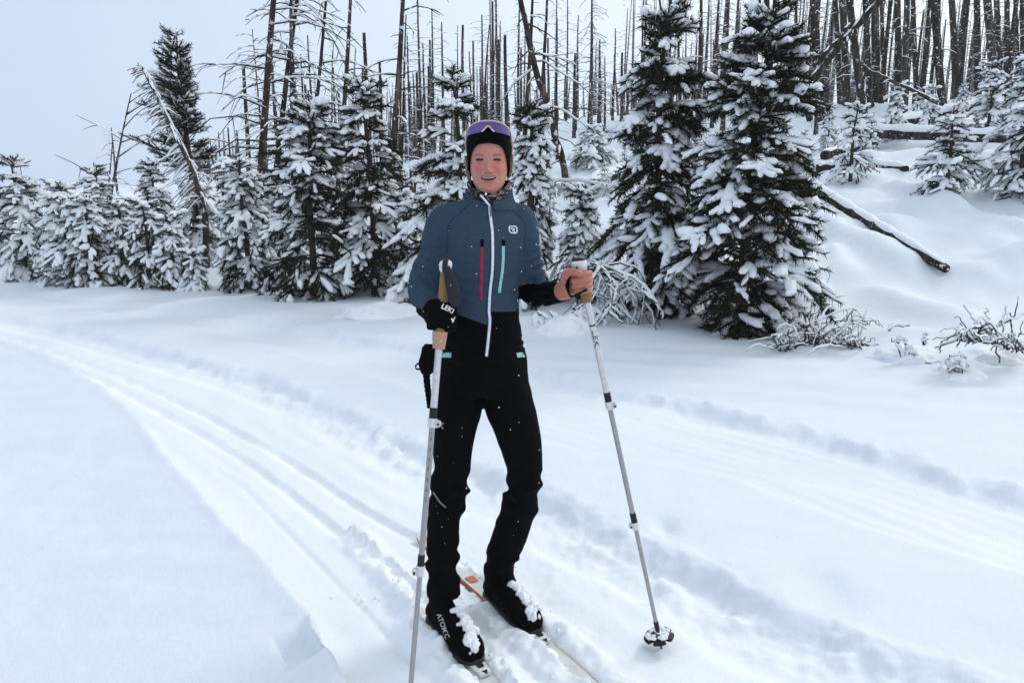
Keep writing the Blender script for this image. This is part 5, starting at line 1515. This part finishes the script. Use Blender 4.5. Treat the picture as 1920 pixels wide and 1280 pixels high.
bootR, bvR, fpR = boot(FOOT_R, 'black boot with caked snow and pale side lettering', 1)
bootL, bvL, fpL = boot(FOOT_L, 'black boot with snow across its toe', 2)

def text_mesh(txt, size, name, mat, extrude=.0004, shear=0.0):
    cu = bpy.data.curves.new('t', 'FONT'); cu.body = txt; cu.size = size; cu.extrude = extrude; cu.align_x = 'CENTER'; cu.align_y = 'CENTER'; cu.shear = shear; cu.offset = size * .018
    ob = bpy.data.objects.new('t', cu); COL.objects.link(ob)
    me = bpy.data.meshes.new_from_object(ob.evaluated_get(bpy.context.evaluated_depsgraph_get()))
    bpy.data.objects.remove(ob)
    me.name = name; me.materials.clear(); me.materials.append(mat)
    return me
def wrap_text(txt, size, bvh, p0, p1, mat, lift, name, parent, flip=1, planar=False):
    """lettering along the pixel line p0-p1, each letter vertex laid on the surface"""
    me = text_mesh(txt, size, name, mat)
    v = np.zeros(len(me.vertices) * 3, np.float32); me.vertices.foreach_get('co', v); v = v.reshape(-1, 3).astype(float)
    p0 = np.array(p0, float); p1 = np.array(p1, float); c = (p0 + p1) / 2; d = (p1 - p0); L = np.linalg.norm(d); d /= L
    up = np.array((d[1], -d[0])) * flip
    k = L / (v[:, 0].max() - v[:, 0].min())
    out = []
    for x, y, z in v:
        p = c + d * x * k + up * y * k
        out.append(on_surface(bvh, [p], 0 if planar else lift + z)[0])
    out = np.array(out)
    if planar:            # a stiff printed patch: keep it flat, just clear of the knuckles
        A_ = np.column_stack([out[:, 0], out[:, 2], np.ones(len(out))]); k_ = np.linalg.lstsq(A_, out[:, 1], rcond=None)[0]
        fit = A_ @ k_; out[:, 1] = fit - np.percentile(fit - out[:, 1], 80) - lift - v[:, 2]
    set_co(me, out)
    return link(name, me, parent)
wrap_text('ATOMIC', .02, bvR, (822, 1150), (839, 1196), plain('pale_grey_print', (.40, .40, .42), .6), .0012, 'lettering', bootR)
wrap_text('ATOMIC', .012, bvh_j, (1020, 540), (1036, 539), M['white_print'], .001, 'sleeve_lettering', jacket) if False else None

# ---- gloved hand round the left pole
PA, PB_ = W(836, 490, 2.235), G(766, 1335, 0.0)          # left pole axis
def on_pole(A, B, py):
    lo, hi = 0.0, 1.0
    for _ in range(40):
        m_ = (lo + hi) / 2
        if project(A + (B - A) * m_)[1] < py: lo = m_
        else: hi = m_
    return A + (B - A) * lo
gp = []
hc = on_pole(PA, PB_, 592)
gp.append(tube_part(fpx([(822, 592, 2.32), (826, 592, 2.275), (830, 594, 2.25)]), [.040, .044, .044], flat=1.1))
gp.append((lambda b_: (b_[0], None, b_[2]))(ball(W(827, 594, 2.235), (.050, .040, .050))))
for k, (y1, r) in enumerate(((574, .0130), (587, .0150), (600, .0145), (611, .0120))):
    gp.append(tube_part(fpx([(843, y1 + 3, 2.25), (850, y1 + 3, 2.225), (845, y1 + 2, 2.196), (831, y1, 2.186), (813, y1 + 1, 2.194), (804, y1 + 2, 2.215)]), [r, r * 1.05, r * 1.05, r, r * .95, r * .85], 20, 12))
gp.append(tube_part(fpx([(808, 600, 2.26), (803, 584, 2.235), (808, 571, 2.21), (822, 566, 2.198)]), [.020, .019, .016, .013], 16, 12))
gme, gv, gn = fuse(gp, .0045, 5, .5)
gme.materials.clear(); gme.materials.append(M['black'])
glove = plink('glove', gme); glove['label'] = 'black glove gripping the pole, with white lettering'
bvh_g = BVHTree.FromPolygons([Vector(v) for v in gv], [tuple(p.vertices) for p in gme.polygons])
wrap_text('LEKI', .02, bvh_g, (829, 573), (850, 584), M['white_print'], .0012, 'lettering', glove, planar=True)
ribbon(bvh_g, [(846, 597), (850, 601), (848, 604)], 2.4, 8, .0015, M['white_print'], 'emblem', glove, False)
ribbon(bvh_g, [(853, 594), (850, 601)], 1.8, 6, .0015, M['white_print'], 'emblem', glove, False)

# ------------------------------------------------------------------ poles
def pole_segment(name, A, B, y0, y1, r0, r1, mat, parent, S=18, n=6, hi=1.0):
    a, b = on_pole(A, B, y0), on_pole(A, B, y1)
    t = np.linspace(0, 1, n)[:, None]
    P = a + (b - a) * t
    rr = np.linspace(r0, r1, n)
    V, q = sweep(P, rr, S)
    mb = MB().add(V, q)
    for e in (0, n - 1):
        ring = V[e * S:(e + 1) * S]; mb.add(np.vstack([ring, ring.mean(0)]), t=[(i, (i + 1) % S, S) for i in range(S)])
    me = mb.mesh(name, mat)
    return link(name, me, parent, -np.array(parent.location) if parent.parent is None else None)
def clamp(A, B, y0, y1, r, parent, side):
    o = pole_segment('clamp', A, B, y0, y1, r * 1.25, r * 1.2, M['white_plastic'], parent)
    c = on_pole(A, B, (y0 + y1) / 2); ax = (B - A) / np.linalg.norm(B - A)
    p = c + np.array((side * r * 1.5, -r * .6, 0))
    h = np.linalg.norm(on_pole(A, B, y1) - on_pole(A, B, y0)) * .36
    V, q = sweep(np.array([p - ax * h, p - ax * h * .5, p + ax * h * .5, p + ax * h]), np.array([.5, 1, 1, .5]) * r * .75, 8)
    link('lever', MB().add(V, q).mesh('lever', M['white_plastic']), o)
    V, q = sweep(np.array([p - ax * h * .35 + np.array((0, -r * .7, 0)), p + ax * h * .35 + np.array((0, -r * .7, 0))]), r * .3, 6)
    link('screw', MB().add(V, q).mesh('screw', M['rubber']), o)
    return o
def pole_text(txt, A, B, y0, y1, r, mat, parent, name='lettering'):
    """lettering wrapped along the shaft, reading downwards"""
    me = text_mesh(txt, .02, name, mat, .0001)
    v = np.zeros(len(me.vertices) * 3, np.float32); me.vertices.foreach_get('co', v); v = v.reshape(-1, 3).astype(float)
    a, b = on_pole(A, B, y0), on_pole(A, B, y1); L = np.linalg.norm(b - a); ax = (b - a) / L
    k = L / (v[:, 0].max() - v[:, 0].min()); x = (v[:, 0] - v[:, 0].min()) * k; yv = v[:, 1] * k * .62
    fr_ = np.array((0, -1.0, 0)); fr_ -= ax * (ax @ fr_); fr_ /= np.linalg.norm(fr_); sd = np.cross(ax, fr_)
    an = yv / r
    P = a + np.outer(x, ax) + (np.outer(np.sin(an), sd) * -1 + np.outer(np.cos(an), fr_)) * (r + .0007 + v[:, 2][:, None])
    set_co(me, P)
    return link(name, me, parent)
def base_of(A, B): return tuple(B)
TA, TB = W(1084, 486, 2.238), G(1241, 1218, -0.01)
poleR = thing('ski_pole', 'silver ski pole in the bare hand, its black basket on the snow', 'ski pole', base_of(TA, TB))
poleL = thing('ski_pole', 'silver ski pole in the gloved hand, running out of the bottom edge', 'ski pole', base_of(PA, PB_))
# right pole
g_ = pole_segment('grip', TA, TB, 500, 566, .0150, .0165, M['cork'], poleR, n=10)
hd = []
ax = (TB - TA) / np.linalg.norm(TB - TA)
c0 = on_pole(TA, TB, 496)
v, q, t3 = ring_loft([(c0 - ax * .016, np.array((.016, 0, 0)), np.array((0, .013, 0))), (c0 - ax * .010, np.array((.0235, 0, .004)), np.array((0, .018, 0))), (c0, np.array((.0245, 0, .004)), np.array((0, .020, 0))), (c0 + ax * .016, np.array((.020, 0, 0)), np.array((0, .018, 0))), (c0 + ax * .022, np.array((.016, 0, 0)), np.array((0, .015, 0)))], 20)
h_ = link('grip_head', MB().add(v, q, t3).mesh('grip_head', M['white_plastic']), poleR, -np.array(poleR.location))
v, q, t3 = ring_loft([(c0 - ax * .021, np.array((.010, 0, 0)), np.array((0, .009, 0))), (c0 - ax * .018, np.array((.018, 0, .003)), np.array((0, .014, 0))), (c0 - ax * .009, np.array((.0228, 0, .004)), np.array((0, .0176, 0)))], 20)
link('cap', MB().add(v, q, t3).mesh('cap', M['rubber']), h_)
pole_segment('shaft', TA, TB, 562, 737, .0098, .0098, M['alu'], poleR)
pole_text('LEKI', TA, TB, 618, 652, .0098, M['rubber'], pole_segment('decal_band', TA, TB, 608, 611, .0100, .0100, M['rubber'], poleR))
pole_segment('sleeve', TA, TB, 735, 753, .0108, .0108, M['rubber'], poleR)
clamp(TA, TB, 752, 766, .0108, poleR, 1)
pole_segment('shaft', TA, TB, 764, 964, .0082, .0082, M['alu_low'], poleR)
pole_segment('sleeve', TA, TB, 961, 979, .0100, .0100, M['rubber'], poleR)
clamp(TA, TB, 978, 991, .0100, poleR, -1)
pole_segment('shaft', TA, TB, 989, 1167, .0071, .0068, M['alu_low'], poleR)
pole_segment('tip', TA, TB, 1164, 1180, .0085, .0080, M['rubber'], poleR)
pole_segment('tip', TA, TB, 1178, 1217, .0060, .0030, M['rubber'], poleR)
# basket: notched black disc
bc = on_pole(TA, TB, 1188)
e1 = np.array((1.0, 0, 0)) - ax * ax[0]; e1 /= np.linalg.norm(e1); e2 = np.cross(ax, e1)
mb = MB(); nA = 96
a_ = np.arange(nA) / nA * 2 * np.pi
notch = np.maximum(0, np.cos(a_ * 5 + .9)) ** 6
ro = .052 * (1 - .45 * notch)
rows = []
for rr, dz in ((.010, -.006), (.03, -.001), (ro * .93, .004), (ro, .008), (ro * .97, .011), (.03, .005), (.010, .002)):
    rr = np.minimum(rr, ro) if np.ndim(rr) == 0 else rr
    rows.append(bc + np.outer(np.cos(a_) * rr, e1) + np.outer(np.sin(a_) * rr, e2) + ax * dz)
V = np.array(rows).reshape(-1, 3); idx = np.arange(7 * nA).reshape(7, nA); i0, i1 = idx[:-1], idx[1:]
q = np.stack([i0, np.roll(i0, -1, 1), np.roll(i1, -1, 1), i1], -1).reshape(-1, 4)
bk = link('basket', MB().add(V, q).mesh('basket', M['rubber']), poleR, -np.array(poleR.location))
rng = np.random.RandomState(4); mb = MB()
for k in range(60):
    r_ = .038 * math.sqrt(rng.rand()); an = rng.rand() * 6.28
    if math.sin(an) < -.2 and r_ > .03: continue
    p = bc + e1 * math.cos(an) * r_ + e2 * math.sin(an) * r_ - ax * .004
    rr = rng.uniform(.004, .010); v3, t3 = blob(p, rr * np.array((1, 1, .7)), k, 2, .3); mb.add(v3, t=t3)
o = link('snow_clumps', mb.mesh('snow_clumps', M['clump']), bk); o['kind'] = 'stuff'
# hand strap of the right pole
pts = fpx([(1083, 500, 2.215), (1068, 520, 2.222), (1064, 540, 2.226), (1072, 556, 2.225), (1090, 548, 2.192), (1100, 543, 2.195)])
v, q = sweep(smooth_path(pts, 24), .0085, 8, hi=.3, lo=.3)
link('strap', MB().add(v, q).mesh('strap', M['black']), poleR, -np.array(poleR.location))
# left pole
hl = on_pole(PA, PB_, 497); ax = (PB_ - PA) / np.linalg.norm(PB_ - PA)
v, q, t3 = ring_loft([(hl - ax * .016, np.array((.010, 0, 0)), np.array((0, .010, 0))), (hl - ax * .010, np.array((.018, 0, 0)), np.array((0, .016, 0))), (hl, np.array((.0205, 0, 0)), np.array((0, .018, 0))), (hl + ax * .014, np.array((.0175, 0, 0)), np.array((0, .017, 0))), (hl + ax * .022, np.array((.013, 0, 0)), np.array((0, .014, 0)))], 20)
h_ = link('grip_head', MB().add(v, q, t3).mesh('grip_head', M['white_plastic']), poleL, -np.array(poleL.location))
v, q = sweep(smooth_path([hl - ax * .019 + np.array((0, 0, 0)), hl - ax * .014 + np.array((0, -.017, 0)), hl + np.array((0, -.021, 0)), hl + ax * .02 + np.array((.002, -.019, 0))], 12), .0085, 8, hi=.35, lo=.35); link('strap_buckle', MB().add(v, q).mesh('strap_buckle', M['rubber']), h_)
pole_segment('grip', PA, PB_, 508, 628, .0140, .0150, M['cork'], poleL, n=12)
pole_segment('grip_extension', PA, PB_, 622, 654, .0235, .0185, M['tan'], poleL, n=8)
f_ = fpx([(806, 652, 2.195), (805, 668, 2.19), (802, 684, 2.187), (799, 696, 2.187)])
v, q, t3 = tube_part(f_, [.024, .027, .029, .020], 16, 18); lg = link('foam_grip', MB().add(v, q, t3).mesh('foam_grip', M['black']), poleL, -np.array(poleL.location))
v, q = sweep(smooth_path(fpx([(790, 680, 2.175), (781, 683, 2.175), (780, 691, 2.175), (788, 692, 2.175)]), 12), .0028, 6); link('cord_loop', MB().add(v, q).mesh('cord_loop', M['black']), lg)
v, q = sweep(smooth_path(fpx([(799, 694, 2.19), (801, 720, 2.18), (804, 745, 2.17), (806, 765, 2.165)]), 22), .011 * (np.linspace(1, .75, 22) + .12 * np.sin(np.arange(22) * 2.6)), 8); link('strap_tail', MB().add(v, q).mesh('strap_tail', M['black']), lg)
pole_segment('shaft', PA, PB_, 640, 766, .0108, .0108, M['alu'], poleL)
pole_segment('sleeve', PA, PB_, 764, 784, .0122, .0122, M['rubber'], poleL)
clamp(PA, PB_, 784, 801, .0120, poleL, 1)
sh2 = pole_segment('shaft', PA, PB_, 799, 1042, .0090, .0088, M['alu_low'], poleL)
mb = MB()
for k, y in enumerate(range(818, 950, 19)):
    pole_text(('145', '140', '135', '130', '125', '120', '115')[k], PA, PB_, y, y + 7, .0092, M['rubber'], sh2, 'scale_mark')
pole_segment('sleeve', PA, PB_, 1039, 1062, .0106, .0106, M['rubber'], poleL)
clamp(PA, PB_, 1060, 1079, .0110, poleL, -1)
pole_segment('shaft', PA, PB_, 1077, 1305, .0078, .0074, M['alu_low'], poleL)
pole_segment('tip', PA, PB_, 1300, 1334, .0080, .0030, M['rubber'], poleL)
# wide woven strap hanging from the head of the left pole
pth = smooth_path(fpx([(837, 500, 2.212), (842, 518, 2.20), (848, 540, 2.19), (853, 560, 2.185), (853, 575, 2.185)]), 24)
w_ = np.interp(np.linspace(0, 1, 24), [0, .3, .75, 1], [.010, .016, .022, .012]); v, q = sweep(pth, w_, 10, hi=.18, lo=.18)
st = link('strap', MB().add(v, q).mesh('strap', plain('grey_black_webbing', (.022, .022, .028), .8, bump=.8, bscale=160)), poleL, -np.array(poleL.location))

# ------------------------------------------------------------------ skis
def ski(foot, label, seed):
    o = thing('ski', label, 'ski', (foot[0], foot[1], -0.010))
    K = 60
    a = np.linspace(-.78, 1.02, K)
    up = .09 * np.maximum(0, (a - .82) / .2) ** 2 + .012 * np.maximum(0, (-.7 - a) / .08) ** 2 + .002
    hw = .030 * np.where(a > .9, np.sqrt(np.maximum(0.02, 1 - ((a - .9) / .12) ** 2)), 1) * np.where(a < -.74, np.clip((a + .80) / .06, .3, 1), 1)
    d3 = np.append(SKI_D, 0); n3 = np.append(SKI_N, 0)
    th = .012 + .011 * np.exp(-(a / .45) ** 2)
    def strip(w0, w1, zt):
        rows = []
        for w, dz in ((w0, 0), (w0, 1), (w1, 1), (w1, 0)):
            rows.append(np.outer(a, d3) + np.outer(hw * w, n3) + np.stack([0 * a, 0 * a, up + th * dz * zt], -1))
        V = np.array(rows); idx = np.arange(4 * K).reshape(4, K); i0 = idx; i1 = np.roll(idx, -1, 0)
        q = np.stack([i0[:, :-1], i0[:, 1:], i1[:, 1:], i1[:, :-1]], -1).reshape(-1, 4)
        return MB().add(V, q)
    link('top_sheet', strip(-.97, .97, 1.0).mesh('top_sheet', M['ski_white'], False), o)
    link('sidewall', strip(.972, 1.03, .85).mesh('sidewall', M['orange'], False), o)
    link('sidewall', strip(-1.03, -.972, .85).mesh('sidewall', M['orange'], False), o)
    def pbox(name, a0, a1, w, z0, z1, mat, par):
        c = [np.array((0, 0, 0)) + d3 * aa_ + n3 * ww for aa_, ww in ((a0, -w), (a1, -w * .8), (a1, w * .8), (a0, w))]
        V = [p + np.array((0, 0, z0)) for p in c] + [p * 1 + np.array((0, 0, z1)) for p in c]
        me = MB().add(np.array(V), [(0, 3, 2, 1), (4, 5, 6, 7), (0, 1, 5, 4), (1, 2, 6, 5), (2, 3, 7, 6), (3, 0, 4, 7)]).mesh(name, mat, False)
        ob = link(name, me, par); mo = ob.modifiers.new('b', 'BEVEL'); mo.width = .003; mo.segments = 2
        return ob
    bd = pbox('binding', -.16, .19, .026, .020, .027, M['ski_white'], o)
    pbox('toe_piece', .165, .235, .024, .026, .040, M['white_plastic'], bd)
    pbox('toe_latch', .185, .205, .012, .039, .046, M['rubber'], bd)
    pbox('orange_mark', -.31, -.26, .020, .0215, .0256, M['orange'], o)
    pbox('orange_mark', -.74, -.70, .020, .012, .0172, M['orange'], o)
    for k in range(4): pbox('print_mark', .05 + .06 * k, .056 + .06 * k, .0307, .012, .0205, M['rubber'], o)
    # dark triangular emblem on the binding tip
    tri = np.array([d3 * .222 + n3 * -.010, d3 * .242 + n3 * .0, d3 * .222 + n3 * .010]) + np.array((0, 0, .0412))
    link('emblem', MB().add(np.vstack([tri, tri - np.array((0, 0, .002))]), t=[(0, 1, 2), (3, 5, 4)], q=[(0, 3, 4, 1), (1, 4, 5, 2), (2, 5, 3, 0)]).mesh('emblem', M['rubber'], False), bd)
    return o
ski(FOOT_R, 'white and orange ski mostly buried, under the boot with lettering', 1)
ski(FOOT_L, 'white and orange ski under the boot on the right', 2)
# loose crumbs of snow thrown up round the skis
rng = np.random.RandomState(6); mb = MB()
for k in range(90):
    q_ = rng.uniform(-.5, .75); w = rng.normal(0, .18)
    c = (FOOT_R + FOOT_L) / 2 + SKI_D * q_ + SKI_N * w
    z = float(H(np.array([c[0]]), np.array([c[1]]))[0])
    r = rng.uniform(.004, .010) * (1.6 if rng.rand() < .1 else 1)
    v3, t3 = blob(np.array((c[0], c[1], z + r * .1)), r * rng.uniform(.7, 1.3, 3), k, 1, .3); mb.add(v3, t=t3)
o = link('snow_crumbs', mb.mesh('snow_crumbs', M['clump']))
tag(o, 'loose crumbs of snow scattered round the skis', None, None, 'stuff')
# ------------------------------------------------------------------ falling snow and cold haze
rng = np.random.RandomState(8)
mb = MB()
oct_v = np.array([(1, 0, 0), (-1, 0, 0), (0, 1, 0), (0, -1, 0), (0, 0, 1), (0, 0, -1)], float)
oct_t = np.array([(0, 2, 4), (2, 1, 4), (1, 3, 4), (3, 0, 4), (2, 0, 5), (1, 2, 5), (3, 1, 5), (0, 3, 5)])
for k in range(520):
    Y = rng.uniform(1.3, 7.0) ** 1.0
    p = W(rng.uniform(-60, 1980), rng.uniform(-60, 1200), Y)
    if p[2] < 0.15: continue
    r = rng.uniform(.0008, .0026) * (1 + .10 * Y)
    v = oct_v * (r * rng.uniform(.6, 1.3, 3))
    mb.add(v + p, t=oct_t)
for k in range(70):
    p = W(rng.uniform(740, 1080), rng.uniform(360, 1060), rng.uniform(1.5, 2.25))
    v = oct_v * (rng.uniform(.0006, .0021) * rng.uniform(.6, 1.3, 3))
    if p[2] > .1: mb.add(v + p, t=oct_t)
o = link('falling_snow', mb.mesh('falling_snow', M['clump']))
tag(o, 'scattered small flakes of falling snow', None, None, 'stuff')

hz, t, b = material('cold_haze')
t.nodes.remove(b)
pv = N(t, 'ShaderNodeVolumePrincipled')
pv.inputs['Color'].default_value = (0.90, 0.95, 1.0, 1)
pv.inputs['Density'].default_value = HAZE
pv.inputs['Anisotropy'].default_value = 0.2
t.links.new(pv.outputs[0], t.nodes['Material Output'].inputs['Volume'])
x0, x1, y0, y1, z0, z1 = -190, 190, -12, 160, -2.0, 26.0
vv = [(x, y, z) for z in (z0, z1) for y in (y0, y1) for x in (x0, x1)]
ff = [(0, 2, 3, 1), (4, 5, 7, 6), (0, 1, 5, 4), (2, 6, 7, 3), (0, 4, 6, 2), (1, 3, 7, 5)]
me = bpy.data.meshes.new('haze'); me.from_pydata(vv, [], ff); me.materials.append(hz)
o = link('haze', me)
tag(o, 'thin cold haze of falling snow over the hillside', None, None, 'stuff')
